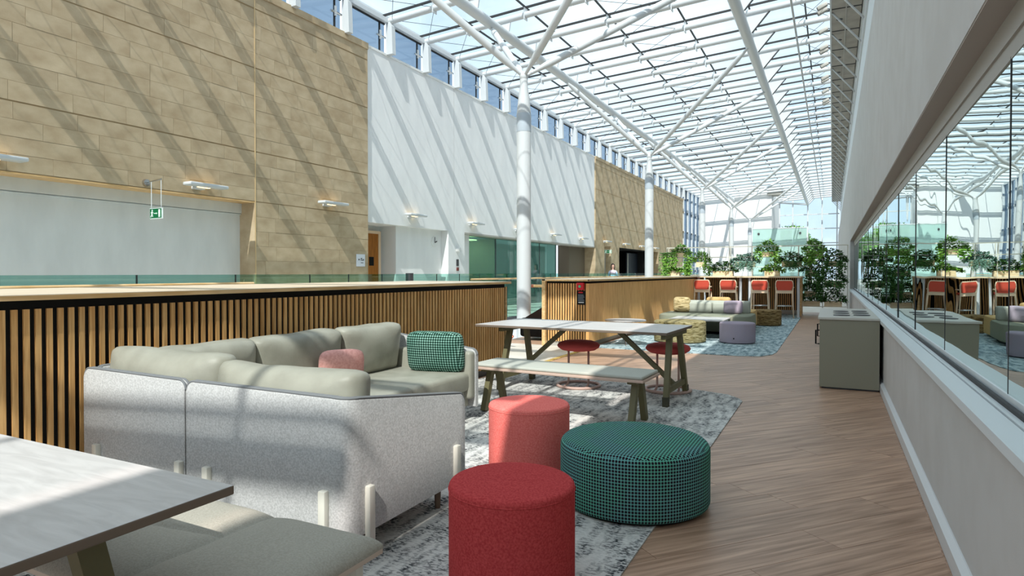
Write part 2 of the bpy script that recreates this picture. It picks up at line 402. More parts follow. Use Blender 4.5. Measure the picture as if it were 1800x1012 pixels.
def obj(name, me, mat, parent=None, loc=None, kind=None):
    if mat is not None and not me.materials: me.materials.append(M[mat] if isinstance(mat, str) else mat)
    o = bpy.data.objects.new(name, me); COL.objects.link(o)
    if parent: o.parent = parent
    if loc: o.location = loc
    if kind: o['kind'] = kind
    return o

def thing(name, label, cat, loc=(0, 0, 0), rotz=0, group=None, kind=None):
    o = bpy.data.objects.new(name, None); COL.objects.link(o); o.location = loc; o.rotation_euler = (0, 0, rotz)
    o.empty_display_size = 0.1
    o['label'] = label; o['category'] = cat
    if group: o['group'] = group
    if kind: o['kind'] = kind
    return o

def struct_empty(name, loc=(0, 0, 0)):
    o = bpy.data.objects.new(name, None); COL.objects.link(o); o.location = loc; o['kind'] = 'structure'; return o

def part(t, name, geo, mat, smooth=False, uv=None, kind=None, label=None):
    """geo in world coordinates (things with no rotation) """
    base = t
    off = Vector(t.location)
    if t.parent: off = off + Vector(t.parent.location)
    o = obj(name, make_mesh(name, geo, off, smooth, uv), mat, t, None, kind)
    if label: o['label'] = label
    return o

def lpart(t, name, geo, mat, smooth=False, uv=None, kind=None, label=None):
    """geo in the thing's local coordinates"""
    o = obj(name, make_mesh(name, geo, (0, 0, 0), smooth, uv), mat, t, None, kind)
    if label: o['label'] = label
    return o

def structure(name, geo, mat, smooth=False):
    o = obj(name, make_mesh(name, geo, (0, 0, 0), smooth), mat); o['kind'] = 'structure'; return o

def one(name, geo, mat, label, cat, loc=(0, 0, 0), smooth=False, uv=None, group=None):
    o = obj(name, make_mesh(name, geo, loc, smooth, uv), mat, None, loc); o['label'] = label; o['category'] = cat
    if group: o['group'] = group
    return o

def dup(root, loc, rotz=None, label=None, group=None):
    r = root.copy(); COL.objects.link(r); r.location = loc
    if rotz is not None: r.rotation_euler = (0, 0, rotz)
    if label: r['label'] = label
    if group: r['group'] = group
    for ch in list(root.children):
        c = ch.copy(); COL.objects.link(c); c.parent = r
        for g in list(ch.children):
            d = g.copy(); COL.objects.link(d); d.parent = c
    return r

def clip(poly, x0, x1, y0, y1):
    for ax, lim, sg in ((0, x0, 1), (0, x1, -1), (1, y0, 1), (1, y1, -1)):
        out = []
        for i in range(len(poly)):
            a, b = poly[i], poly[(i + 1) % len(poly)]
            da, db = sg * (a[ax] - lim), sg * (b[ax] - lim)
            if da >= 0: out.append(a)
            if (da >= 0) != (db >= 0):
                t = da / (da - db); out.append((a[0] + t * (b[0] - a[0]), a[1] + t * (b[1] - a[1])))
        poly = out
        if len(poly) < 3: return []
    return poly

# ------------------------------------------------------------------ floor
floor = struct_empty('floor')
part(floor, 'floor_slab', box(-5.6, 0.75, -8, 23.0, -0.35, -0.004), 'plank')
part(floor, 'floor_slab', box(-5.6, 0.75, 23.0, 71.5, -0.35, -0.004), 'palefloor')
part(floor, 'walkway_slab', box(-12.6, -8.2, -8, 71.5, -0.35, 0.0), 'palefloor')
part(floor, 'lower_floor', box(-12.6, -5.6, -8, 71.5, -4.6, -4.4), 'palefloor')
part(floor, 'landing', box(-5.6, -3.76, 7.5, 10.35, -0.003, 0.004), 'palefloor')
part(floor, 'threshold_strip', box(-3.76, -3.68, 7.5, 10.35, -0.003, 0.007), 'brass')
a45 = math.radians(48.7)          # planks run on the diagonal
ux, uy = math.cos(a45), math.sin(a45)
PW, PL = 0.235, 1.55
row = 0
npl = 0
for i in range(-80, 80):
    vofs = i * PW
    s0 = -16 + R.uniform(0, PL)
    while s0 < 24:
        s1 = s0 + PL
        g = 0.0012
        P = []
        for s, v in ((s0 + g, vofs + g), (s1 - g, vofs + g), (s1 - g, vofs + PW - g), (s0 + g, vofs + PW - g)):
            P.append((s * ux - v * uy + 0.0, s * uy + v * ux + 4.0))
        s0 = s1
        q = clip(P, -3.68, 0.46, 1.6, 14.0)
        if not q: continue
        cxm = sum(p[0] for p in q) / len(q); cym = sum(p[1] for p in q) / len(q)
        if max(p[0] for p in q) < -0.85 and (max(p[1] for p in q) < 7.0 or min(p[1] for p in q) > 10.6): continue
        me = make_mesh('plank', prism([(x, y) for x, y in q], -0.003, 0.0), (cxm, cym, 0))
        # turn so that the mesh's x axis follows the board
        rm = Matrix.Rotation(-a45, 4, 'Z'); me.transform(rm)
        o = obj('plank', me, 'plank', floor, (cxm, cym, 0)); o.rotation_euler = (0, 0, a45)
        npl += 1
print('planks', npl)

rug1 = [(-3.82, 0.2), (-0.80, 0.2), (-0.80, 6.70), (-0.84, 6.82), (-0.98, 7.0), (-1.38, 7.15), (-3.82, 7.3)]
one('carpet', prism(rug1, 0.0, 0.008), 'carpet_grey', 'distressed pale grey and charcoal carpet under the corner sofa and round poufs', 'carpet')
rug2 = [(-3.70, 10.40), (-1.3, 10.34), (-0.98, 10.45), (-0.84, 10.75), (-0.80, 11.1), (-0.80, 19.8), (-0.95, 21.45), (-3.70, 21.45)]
one('carpet', prism(rug2, 0.0, 0.008), 'carpet_blue', 'distressed blue-grey carpet under the lilac pouf and pale sofa', 'carpet')

# ------------------------------------------------------------------ right wall with the long window
XR = 0.5
wr = struct_empty('wall_right')
part(wr, 'lower_wall', box(XR, 0.95, -8, 22.6, -0.3, 0.75), 'wallgrey')
part(wr, 'upper_wall', box(XR, 1.3, -8, 71, 2.31, 5.05), 'wallgrey')
part(wr, 'soffit', box(XR + 0.004, 0.61, -8, 22.6, 2.302, 2.312), 'taupe')
part(wr, 'wall_end', box(XR, 3.2, 22.6, 71, -0.3, 2.31), 'wallgrey')
structure('trim_1', join(box(0.605, 0.66, -8, 22.6, 2.20, 2.302), box(0.615, 0.66, -8, 22.6, 2.13, 2.20)), 'frame_grey')
structure('trim_2', box(0.64, 0.70, -8, 22.6, 2.085, 2.13), 'black')
# sill in three strips with dark joints
structure('trim_3', join(box(0.465, 0.555, -8, 22.6, 0.748, 0.785), box(0.561, 0.66, -8, 22.6, 0.748, 0.789)), 'sill')
structure('trim_4', join(box(0.553, 0.563, -8, 22.6, 0.748, 0.778), box(0.585, 0.60, -8, 22.6, 0.785, 0.806)), 'gasket')
structure('trim_5', box(0.61, 0.64, -8, 22.6, 0.785, 0.825), 'sill')
bb = [(0.468, 0.0), (0.5, 0.0), (0.5, 0.105), (0.494, 0.105), (0.468, 0.085)]
V = [(x, y, z) for y in (-8, 22.6) for x, z in bb]
F = [tuple(range(5)), tuple(range(5, 10))[::-1]] + [(i, (i + 1) % 5, 5 + (i + 1) % 5, 5 + i) for i in range(5)]
structure('baseboard_right', (V, F), 'skirt')
win = struct_empty('window_1')
y = 3.08 - 1.57 * 4
k = 0
while y < 22.5:
    y1 = min(y + 1.57, 22.58)
    me = make_mesh('glass_pane', box(-0.006, 0.006, -0.782, 0.782, -0.665, 0.665) if y1 - y > 1.5 else box(-0.006, 0.006, -(y1 - y) / 2 + .003, (y1 - y) / 2 - .003, -0.665, 0.665))
    o = obj('glass_pane', me, 'mirror', win, (0.625, (y + y1) / 2, 1.475))
    o.rotation_euler = (R.uniform(-0.002, 0.002), R.uniform(-0.002, 0.002), R.uniform(-0.003, 0.003))
    part(win, 'pane_joint', box(0.615, 0.636, y - 0.0045, y + 0.0045, 0.81, 2.14), 'gasket')
    y = y1
structure('wall_back', join(box(3.1, 3.2, -8, 22.6, -0.3, 2.4), box(0.95, 3.2, -8, 22.6, -0.35, -0.3), box(0.7, 3.2, -8, 22.6, 2.3, 2.4), box(0.7, 3.2, -8.1, -8, -0.3, 2.4)), 'darkgrey')

# clerestory above the right wall, gutter with soffit, struts and floodlights
BAY = 1.7583
RY = [12.4 + BAY * k for k in range(-13, 34)]
win2 = struct_empty('window_2')
part(win2, 'glass_band', box(0.70, 0.72, -10, 71, 5.05, 8.5), plain('white_cladding', (0.74, 0.78, 0.80, 1), 0.5))
part(win2, 'rail', box(0.66, 0.70, -10, 71, 7.4, 7.56), 'steel')
part(win2, 'rail', box(0.64, 0.70, -10, 71, 5.05, 5.15), 'steel')
gut = struct_empty('trim_6')
part(gut, 'gutter_soffit', box(-0.06, 0.68, -11, 71, 8.40, 8.46), 'gutter')
part(gut, 'gutter_edge', join(box(-0.10, -0.06, -11, 71, 8.38, 8.60)), 'steel')
part(gut, 'gutter_back', box(0.66, 0.72, -11, 71, 8.40, 8.95), 'steel')
part(gut, 'gutter_top', box(-0.06, 0.72, -11, 71, 8.46, 8.60), 'gutter')
part(gut, 'cable_tray', box(0.28, 0.31, -2, 71, 8.375, 8.40), 'frame_grey')
jm = make_mesh('soffit_joint', box(-0.05, 0.66, -0.012, 0.012, -0.02, 0.0))
sm = make_mesh('strut', tube((-0.05, 0, 8.40), (0.66, 0, 7.5), 0.026, n=8), smooth=True)
hm = make_mesh('downlight', lathe([(0, -0.012), (0.075, -0.012), (0.085, 0.0)], 14))
for y in RY[6:]:
    obj('soffit_joint', jm, 'darkgrey', gut, (0, y - 0.25, 8.40))
    obj('strut', sm, 'steel', gut, (0, y, 0))
    obj('downlight', hm, 'darkgrey', gut, (0.14, y + 0.6, 8.398))

# ------------------------------------------------------------------ left wall
XL = -11.0
wl = struct_empty('wall_left')
Y1 = 13.24; YO = 9.57
part(wl, 'wall_core', join(box(-12.2, XL - 0.008, -8, YO, 2.81, 7.35), box(-12.2, XL - 0.008, YO, Y1, -0.2, 7.35), box(XL - 0.031, XL - 0.0, -8, 3.4, 2.81, 7.35)), 'stonejoint')
part(wl, 'recess_wall', box(-12.2, -11.46, -8, YO, -0.2, 2.81), 'shutter', label='pale grey shutter wall of the recess')
part(wl, 'shutter_header', join(box(-11.46, -11.40, -8, YO, 2.58, 2.81), box(-11.46, -11.43, -8, YO, 2.545, 2.565)), 'shutter')
part(wl, 'recess_soffit', box(-11.46, XL - 0.002, -8, YO, 2.79, 2.812), 'oakflat')
def courses(z0, z1, n): return [(z0 + (z1 - z0) * i / n, z0 + (z1 - z0) * (i + 1) / n) for i in range(n)]
nst = 0
def stones(ya, yb, cs, lmin=0.55, lmax=1.25):
    global nst
    for z0, z1 in cs:
        y = ya - R.uniform(0, 0.7)
        while y < yb - 0.02:
            y2 = y + R.uniform(lmin, lmax)
            if yb - y2 < 0.35: y2 = yb
            a, b = max(y, ya) + 0.002, min(y2, yb) - 0.002
            y = y2
            if b - a < 0.03: continue
            pr = R.uniform(-0.0025, 0.0025)
            cy, cz = (a + b) / 2, (z0 + z1) / 2
            me = make_mesh('stone_block', box(-0.04, 0.0, a - cy, b - cy, z0 + 0.002 - cz, z1 - 0.002 - cz), recalc=False)
            obj('stone_block', me, 'stone', wl, (XL + pr, cy, cz)); nst += 1
for ya, yb in ((3.4, YO), (YO, Y1)):
    stones(ya, yb, courses(2.825, 3.87, 4)); stones(ya, yb, courses(3.89, 5.65, 6)); stones(ya, yb, courses(5.67, 6.90, 4))
    stones(ya, yb, courses(6.93, 7.20, 1), 1.6, 2.4)
stones(YO, Y1, courses(0.92, 2.81, 6)); 
part(wl, 'coping', box(-12.2, XL + 0.03, -8, Y1, 7.20, 7.36), 'stone')
part(wl, 'corner_trim', box(XL - 0.005, XL + 0.006, YO - 0.012, YO + 0.012, 0, 7.2), plain('trim_tan', srgb(214, 184, 138), 0.6))
print('stones', nst)
# jamb stones of the recess
part(wl, 'jamb', box(-11.46, XL, YO - 0.02, YO - 0.001, 0, 2.81), 'stone')

# white projecting block
XW = -11.06
wb_ = struct_empty('wall_left')
Y2 = 31.3
part(wb_, 'white_block', join(box(-12.2, XW, Y1, Y2, 2.65, 7.30)), 'whitewall')
part(wb_, 'white_coping', box(-12.2, XW + 0.02, Y1, Y2, 7.30, 7.36), 'white')
part(wb_, 'panel_joint', join(box(XW - 0.01, XW + 0.001, 17.6, 17.615, 2.65, 7.3), box(XW - 0.01, XW + 0.001, 23.7, 23.715, 2.65, 7.3)), 'wallgrey')
part(wb_, 'door_recess', join(box(-12.6, -11.9, Y1, 14.9, -0.2, 2.65), box(-11.9, -11.85, Y1, 14.1, 2.45, 2.65)), 'white')
part(wb_, 'inner_wall', box(-12.4, -11.32, 14.85, 19.0, -0.2, 2.65), 'whitewall')
part(wb_, 'pier', box(-11.6, XW + 0.01, 17.25, 18.25, -0.2, 2.65), 'whitewall')
part(wb_, 'lobby_wall', box(-14.0, -13.9, 18.25, 31.3, -0.2, 2.65), 'shutter')
part(wb_, 'brown_wall', box(-12.2, -11.6, 29.1, Y2, -0.2, 2.65), 'brownwall')
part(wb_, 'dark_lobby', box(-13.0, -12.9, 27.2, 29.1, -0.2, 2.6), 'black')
part(wb_, 'soffit_edge', box(-11.6, XW + 0.012, 18.25, Y2, 2.60, 2.655), 'frame_grey')
dr = struct_empty('door_1')
part(dr, 'door_leaf', box(-11.83, -11.78, 13.86, 14.62, 0, 2.42), 'door')
part(dr, 'door_frame', join(box(-11.84, -11.76, 13.78, 13.86, 0, 2.5), box(-11.84, -11.76, 14.62, 14.72, 0, 2.5), box(-11.84, -11.76, 13.86, 14.62, 2.42, 2.5)), 'paleash')
part(dr, 'vision_panel', box(-11.78, -11.772, 14.22, 14.42, 1.5, 1.75), 'black')
part(dr, 'push_plate', box(-11.78, -11.74, 13.86, 13.95, 0.9, 2.0), 'darkgrey')

# lift and lobby glazing under the white block
win3 = struct_empty('window_3')
for a, b in ((18.27, 21.25), (21.29, 23.4), (23.44, 25.3), (25.34, 27.15)):
    part(win3, 'glass_pane', box(-11.51, -11.49, a, b, 0.0, 2.60), 'liftglass')
    part(win3, 'glass_edge', box(-11.52, -11.48, b, b + 0.04, 0.0, 2.60), 'darkgrey')
part(win3, 'handrail', tube((-11.45, 21.4, 1.02), (-11.45, 27.0, 1.02), 0.02, n=8), 'chrome', True)
part(win3, 'lift_back', join(box(-12.9, -12.8, 18.27, 21.25, 0, 2.6), box(-12.9, -11.53, 21.25, 21.29, 0, 2.6)), 'wallgrey')
one('lift_light', rbox(-12.75, -12.1, 18.6, 20.9, 2.52, 2.56, 0.01), emit('lift_lamp', (1.0, 0.85, 0.5, 1), 16.0), 'warm strip light along the top of the green glass lift', 'light')

# second stone block, far
ws = struct_empty('wall_left')
Y3 = 52.8
part(ws, 'stone_wall', join(box(-12.2, XL, Y2, Y3, 2.75, 7.2), box(-12.2, XL, Y2, 32.75, -0.2, 2.75), box(-12.2, XL, 33.85, 35.4, -0.2, 2.75), box(-12.2, XL, 41.4, 43.2, -0.2, 2.75), box(-12.2, XL, 44.6, Y3, -0.2, 2.75), box(-12.2, -11.5, 43.2, 44.6, -0.2, 2.75)), 'stone')
part(ws, 'wall_joint', join(box(XL - 0.01, XL + 0.002, Y2, Y3, 5.64, 5.67), box(XL - 0.01, XL + 0.002, Y2, Y3, 3.86, 3.89), box(XL - 0.01, XL + 0.002, Y2, Y3, 6.9, 6.93)), 'stonejoint')
part(ws, 'coping', box(-12.2, XL + 0.03, Y2, Y3, 7.20, 7.36), 'stone')
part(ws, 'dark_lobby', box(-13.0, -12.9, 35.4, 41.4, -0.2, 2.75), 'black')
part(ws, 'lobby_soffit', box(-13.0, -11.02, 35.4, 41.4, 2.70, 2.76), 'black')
dr2 = struct_empty('door_2')
part(dr2, 'door_leaf', box(-11.35, -11.3, 32.75, 33.85, 0, 2.45), 'frame_grey')
dr3 = struct_empty('door_3')
part(dr3, 'door_leaf', box(-11.65, -11.6, 38.9, 41.35, 0, 2.55), plain('navy_door', srgb(24, 30, 42), 0.5))
part(dr3, 'door_frame', box(-11.60, -11.56, 39.0, 39.12, 0, 2.5), 'frame_grey')
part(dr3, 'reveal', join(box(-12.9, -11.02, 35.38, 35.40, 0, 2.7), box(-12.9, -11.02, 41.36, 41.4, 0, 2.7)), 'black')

# far glazed part of the left side and the white end wall
win4 = struct_empty('window_4')
y = Y3 + 0.1
while y < 61.8:
    part(win4, 'mullion', box(-11.15, -10.92, y - 0.09, y + 0.09, 0, 8.2), 'steel')
    part(win4, 'glass_pane', box(-11.06, -11.04, y + 0.09, min(y + 1.66, 62), 0, 8.2), 'clereglass')
    for zz in (1.4, 3.0, 4.6, 6.2, 7.4): part(win4, 'spider_fitting', box(-11.02, -10.9, y - 0.16, y + 0.16, zz, zz + 0.12), 'chrome')
    y += 1.75
we = structure('wall_far', join(box(-12.5, -4.95, 62.0, 62.3, -0.3, 9.2), box(-5.25, -4.95, 62.3, 71, -0.3, 8.8)), 'white')
structure('trim_7', join(box(-5.3, -4.0, 61.7, 63.5, 8.35, 9.0)), 'frame_grey')
win5 = struct_empty('window_5')
for x in (-4.9, -3.65, -2.26, -0.95, 0.4):
    part(win5, 'mullion', box(x - 0.06, x + 0.06, 70.9, 71.1, 0, 9.2), 'steel')
for z in (2.6, 4.3, 5.75, 7.2):
    part(win5, 'transom', box(-4.95, 0.6, 70.93, 71.07, z - 0.05, z + 0.05), 'steel')
for a, b in ((-4.84, -3.71), (-3.59, -2.32), (-2.2, -1.01), (-0.89, 0.34)):
    for z0, z1 in ((0, 2.55), (2.65, 4.25), (4.35, 5.7), (5.8, 7.15), (7.25, 9.1)):
        part(win5, 'glass_pane', box(a, b, 71.0, 71.02, z0, z1), 'endglass')

# ------------------------------------------------------------------ glass roof
ceil_ = struct_empty('ceiling')
def rz(x): return 8.26 + 0.06 * (x + 11.0)           # rafter centre height
GZ = 0.21
rm_ = make_mesh('rafter', path_tube([(-11.0, 0, rz(-11.0)), (-5.5, 0, rz(-5.5)), (-0.1, 0, rz(-0.1))], 0.088, 12), smooth='auto')
gb = make_mesh('glazing_bar', beam((-11.25, 0, rz(-11.25) + GZ), (-0.05, 0, rz(-0.05) + GZ), 0.055, 0.05))
gus = [(-2.33, 8.22), (-2.12, 8.20), (-1.62, rz(-1.62) - 0.03), (-1.78, rz(-1.78)), (-2.33, rz(-2.33))]
def plate(poly, y0, y1):
    n = len(poly)
    V = [(x, y, z) for y in (y0, y1) for x, z in poly]
    return V, [tuple(range(n)), tuple(range(n, 2 * n))[::-1]] + [(i, (i + 1) % n, n + (i + 1) % n, n + i) for i in range(n)]
gm = make_mesh('gusset_plate', plate(gus, -0.02, 0.02))
gem = make_mesh('gusset_edge', beam((-2.10, 0, 8.20), (-1.60, 0, rz(-1.62) - 0.05), 0.045, 0.025))
gus2 = [(-8.32, 7.98), (-8.18, 7.98), (-8.1, rz(-8.1)), (-8.4, rz(-8.4))]
gm2 = make_mesh('saddle_plate', plate(gus2, -0.02, 0.02))
clm = make_mesh('clamp', join(box(-0.012, 0.012, -0.1, 0.1, -0.14, 0.2)))
for i, y in enumerate(RY):
    obj('rafter', rm_, 'steel', ceil_, (0, y, 0)); obj('glazing_bar', gb, 'gasket', ceil_, (0, y, 0))
    if i >= 6:
        obj('gusset_plate', gm, 'steel', ceil_, (0, y, 0)); obj('gusset_edge', gem, 'gasket', ceil_, (0, y, 0))
        obj('saddle_plate', gm2, 'steel', ceil_, (0, y, 0))
        for x in (-9.5, -7.65, -5.85, -4.0):
            if i > 8 and i < 24: obj('clamp', clm, 'steel', ceil_, (x, y, rz(x)))
XJ = [-11.2, -9.5, -7.65, -5.85, -4.0, -2.2, -0.75, -0.05]
for x in XJ[1:-1]:
    part(ceil_, 'glazing_joint', box(x - 0.022, x + 0.022, RY[0], RY[-1], rz(x) + GZ - 0.02, rz(x) + GZ + 0.02), 'gasket')
npan = 0
rest = []
order = sorted(range(len(RY) - 1), key=lambda i: abs(RY[i] - 10))
for i in order:
    y0, y1 = RY[i] + 0.03, RY[i + 1] - 0.03
    for a, b in zip(XJ, XJ[1:]):
        a2, b2 = a + 0.025, b - 0.025
        za, zb = rz(a2) + GZ, rz(b2) + GZ
        if RY[i] > -8.5 and npan < 290:
            cx_, cy_ = (a2 + b2) / 2, (y0 + y1) / 2; cz_ = (za + zb) / 2
            g = ([(a2 - cx_, y0 - cy_, za - cz_), (b2 - cx_, y0 - cy_, zb - cz_), (b2 - cx_, y1 - cy_, zb - cz_), (a2 - cx_, y1 - cy_, za - cz_)], [(0, 1, 2, 3)])
            obj('glass_pane', make_mesh('glass_pane', g, recalc=False), 'roofglass', ceil_, (cx_, cy_, cz_)); npan += 1
        else:
            rest.append(([(a2, y0, za), (b2, y0, zb), (b2, y1, zb), (a2, y1, za)], [(0, 1, 2, 3)]))
part(ceil_, 'glass_pane', join(*rest), 'roofglass', kind='stuff')
XA, ZA, XB, ZB = -8.25, 8.0, -2.27, 8.22
part(ceil_, 'purlin_tube', tube((XA, -3, ZA), (XA, 62, ZA), 0.135, n=16), 'steel', 'auto')
part(ceil_, 'purlin_tube', tube((XB, -3, ZB), (XB, 70.9, ZB), 0.145, n=16), 'steel', 'auto')
part(ceil_, 'hanging_pipe', tube((-1.02, -2, 8.55), (-1.02, 70, 8.55), 0.03, n=8), plain('pipe_grey', (0.45, 0.45, 0.45, 1), 0.4), 'auto')
part(ceil_, 'eave_rail', join(box(-11.12, -10.98, RY[0], 62, 8.20, 8.32), box(-11.3, -11.2, RY[0], 62, 8.35, 8.5)), 'steel')
part(ceil_, 'end_beam', tube((-4.95, 70.8, rz(-4.95) - 0.1), (XB, 70.8, ZB), 0.1, n=10), 'steel', True)
cables = []
for i in range(6, 26):
    y0, y1 = RY[i], RY[i + 1]
    for a, b in ((-10.9, -9.5), (-6.0, -4.2), (-1.0, -0.1)):
        cables.append(tube((a, y0, rz(a) + 0.02), (b, y1, rz(b) + 0.02), 0.007, n=5)); cables.append(tube((b, y0, rz(b) + 0.02), (a, y1, rz(a) + 0.02), 0.007, n=5))
part(ceil_, 'brace_cable', join(*cables), 'darkgrey', kind='stuff')

# clerestory strip between the stone and the roof on the left
win6 = struct_empty('window_6')
pm = make_mesh('post', plate([(-11.05, 7.33), (-10.83, 7.33), (-10.86, 8.1), (-10.95, 8.27), (-11.05, 8.27)], -0.075, 0.075))
pg = make_mesh('glass_pane', box(-11.13, -11.12, 0.08, BAY - 0.08, 7.36, 8.24))
pb = make_mesh('glass_rail', join(box(-11.14, -11.10, 0.06, BAY - 0.06, 8.16, 8.24), box(-11.14, -11.11, BAY - 0.30, BAY - 0.25, 7.36, 8.2)))
pf = make_mesh('glass_fitting', join(tube((-11.1, BAY - 0.42, 7.8), (-11.1, BAY - 0.05, 7.8), 0.03, n=6), tube((-11.1, BAY - 0.27, 7.7), (-11.1, BAY - 0.27, 7.95), 0.035, n=6)))
for y in RY[8:37]:
    obj('post', pm, 'steel', win6, (0, y, 0)); obj('glass_pane', pg, 'clereglass', win6, (0, y, 0))
    obj('glass_rail', pb, 'gasket', win6, (0, y, 0)); obj('glass_fitting', pf, 'chrome', win6, (0, y, 0))

# branching columns
XC, ZN = -6.0, 5.55
CL = ['nearest of the white tubular columns that branch into the glass roof', 'second white branching column, rising past the far end of the white wall block',
      'third white branching column, in front of the white end wall', 'fourth white branching column, slim against the white end wall', 'farthest white branching column, low forked arms by the green glass screen']
for k in range(5):
    yc = 12.4 + 10.55 * k
    t = thing('branching_column', CL[k], 'column', (XC, yc, -4.4), group='white branching roof columns', kind='thing')
    part(t, 'shaft', lathe([(0, -4.4), (0.155, -4.4), (0.155, 4.75), (0.12, 5.1), (0.085, 5.35), (0.085, ZN), (0, ZN)], 24, (XC, yc, 0)), 'steel', 'auto')
    part(t, 'shaft_band', lathe([(0.158, 4.35), (0.160, 4.36), (0.160, 4.72), (0.156, 4.75)], 24, (XC, yc, 0)), plain('band_grey', srgb(186, 196, 206), 0.4), 'auto')  # slightly greyer band around the upper shaft
    nd = lathe([(0, ZN - 0.1), (0.08, ZN - 0.08), (0.1, ZN + 0.02), (0.06, ZN + 0.1), (0, ZN + 0.12)], 16, (XC, yc, 0))
    part(t, 'node', nd, 'steel', True)
    for dy in (-2.64, 2.64):
        for xx, zz in ((XA, ZA), (XB, ZB)):
            a = Vector((XC, yc, ZN)); b = Vector((xx, yc + dy, zz - 0.1)); d = (b - a)
            pts = [a + d * f for f in (0.01, 0.06, 0.12, 0.9, 0.96, 0.995)]
            br = part(t, 'branch', path_tube(pts, [0.035, 0.045, 0.078, 0.078, 0.045, 0.035], 12), 'steel', 'auto')
            if k < 2: part2 = None

# floodlights along the gutter
FL0 = None
fi = 0
fl_lab = 'small white twin-gang floodlight clamped to the gutter edge under the glass roof'
for y in RY[9:24]:
    for s in ((-0.18, 0.18) if fi % 2 == 0 else (0.0,)):
        loc = (-0.13, y + s, 8.62)
        if FL0 is None:
            FL0 = thing('floodlight', fl_lab, 'floodlight', loc, group='floodlights along the gutter edge')
            lpart(FL0, 'housing', xf(rbox(-0.30, -0.04, -0.075, 0.075, -0.05, 0.05, 0.015), roty=math.radians(-25)), 'frame_grey', 'auto')
            lpart(FL0, 'lens', xf(box(-0.308, -0.30, -0.06, 0.06, -0.04, 0.04), roty=math.radians(-25)), 'darkgrey')
            lpart(FL0, 'bracket', tube((-0.08, 0, 0.0), (0.03, 0, -0.04), 0.015, n=8), 'darkgrey')
        else: dup(FL0, loc)
    fi += 1

# ------------------------------------------------------------------ balustrade on the far side of the void
bal = thing('glass_balustrade', 'clear teal-edged glass balustrade with timber handrail along the far walkway', 'balustrade', (-8.2, 20, 0))
y = -1.0
while y < 60:
    w = 1.55 if not (6.9 < y < 14) else 1.0
    gap = 0.010
    part(bal, 'glass_panel', box(-8.21, -8.19, y + gap, y + w - gap, 0.02, 1.27), 'balglass')
    part(bal, 'panel_edge', box(-8.206, -8.194, y + w - gap, y + w - gap + 0.007, 0.02, 1.27), 'darkgrey')
    part(bal, 'panel_edge', box(-8.206, -8.194, y + gap - 0.007, y + gap, 0.02, 1.27), 'darkgrey')
    y += w
part(bal, 'base_rail', box(-8.24, -8.16, -1, 60, -0.1, 0.04), 'darkgrey')
for a, b in ((-1, 7.0), (13.7, 60)):
    part(bal, 'handrail', path_tube([(-8.1, a, 1.13), (-8.1, b, 1.13)], 0.024, 10), 'oakflat', 'auto')
bkm = make_mesh('rail_bracket', join(tube((-0.09, 0, -0.06), (0.0, 0, -0.06), 0.012, n=6), tube((0, 0, -0.07), (0, 0, -0.02), 0.012, n=6)))
for y in [0.6, 2.1, 3.6, 5.1, 6.7, 14.2, 15.9, 17.6, 19.3, 21, 22.7, 24.4]:
    obj('rail_bracket', bkm, 'darkgrey', bal, (0.1, y - 20, 1.13))
part(bal, 'gate_post', box(-8.26, -8.14, 11.18, 11.30, 0, 1.29), 'darkgrey')

# ------------------------------------------------------------------ slatted counters
def counter(name, label, xb, xf_, y0, y1, top_front, top_end):
    t = thing(name, label, 'counter', ((xb + xf_) / 2, (y0 + y1) / 2, 0)); return t
XF = -3.87
c1 = thing('slatted_counter', 'long oak-slatted bar counter behind the grey corner sofa', 'counter', (-4.6, 4.2, 0))
part(c1, 'counter_top', rbox(-5.40, XF + 0.04, 0.4, 7.53, 1.155, 1.181, 0.003), 'oaktop')
part(c1, 'fascia', box(XF + 0.012, XF + 0.041, 0.4, 7.531, 1.151, 1.177), 'oakflat')
part(c1, 'carcass', box(-5.30, XF - 0.015, 0.5, 7.44, 0.086, 1.15), 'black')
part(c1, 'plinth', box(-5.25, XF - 0.04, 0.5, 7.44, 0.0, 0.086), 'darkgrey')
part(c1, 'end_panel', box(-5.30, XF, 7.45, 7.48, 0.0, 1.112), 'oakflat')
slm = make_mesh('slat', box(-0.016, 0, -0.0143, 0.0143, -0.508, 0.508))
y = 0.55
while y < 7.43:
    o = obj('slat', slm, 'oak', c1, (XF + 4.6, y - 4.2, 0.594)); y += 0.0565

XF2 = -3.74; YF = 10.3; XE = -4.58
c2 = thing('slatted_counter', 'oak counter beyond the long table, slatted end carrying the red call point', 'counter', (-4.15, 15.8, 0))
part(c2, 'counter_top', rbox(XE - 0.03, XF2 + 0.03, YF - 0.06, 21.5, 1.155, 1.185, 0.003), 'oaktop')
part(c2, 'fascia', join(box(XF2 + 0.002, XF2 + 0.031, YF - 0.06, 19.9, 1.151, 1.181), box(XE + 0.06, XF2 + 0.002, YF - 0.062, YF - 0.03, 1.151, 1.181)), 'oakflat')
part(c2, 'carcass', box(XE + 0.05, XF2 - 0.03, YF + 0.017, 21.4, 0.09, 1.15), 'black')
part(c2, 'end_panel', box(XE - 0.02, XE + 0.045, YF - 0.06, 10.9, 0.0, 1.185), 'oakflat')
part(c2, 'back_panel', box(XE, XE + 0.03, 10.9, 21.4, 0.0, 1.15), 'oakflat')
part(c2, 'plinth', box(XE + 0.05, XF2 - 0.07, YF + 0.03, 21.4, 0.0, 0.09), 'frame_grey')
slm2 = make_mesh('slat', box(-0.0135, 0.0135, 0, 0.018, -0.51, 0.51))
x = XE + 0.085
while x < XF2 - 0.012:
    obj('slat', slm2, 'oak', c2, (x + 4.15, YF - 15.8, 0.602)); x += 0.0475
side = []
y = YF + 0.02
while y < 21.3:
    side.append(box(XF2 - 0.05, XF2, y - 0.019, y + 0.019, 0.092, 1.112)); y += 0.045
part(c2, 'side_slats', join(*side), 'oak', kind='stuff')
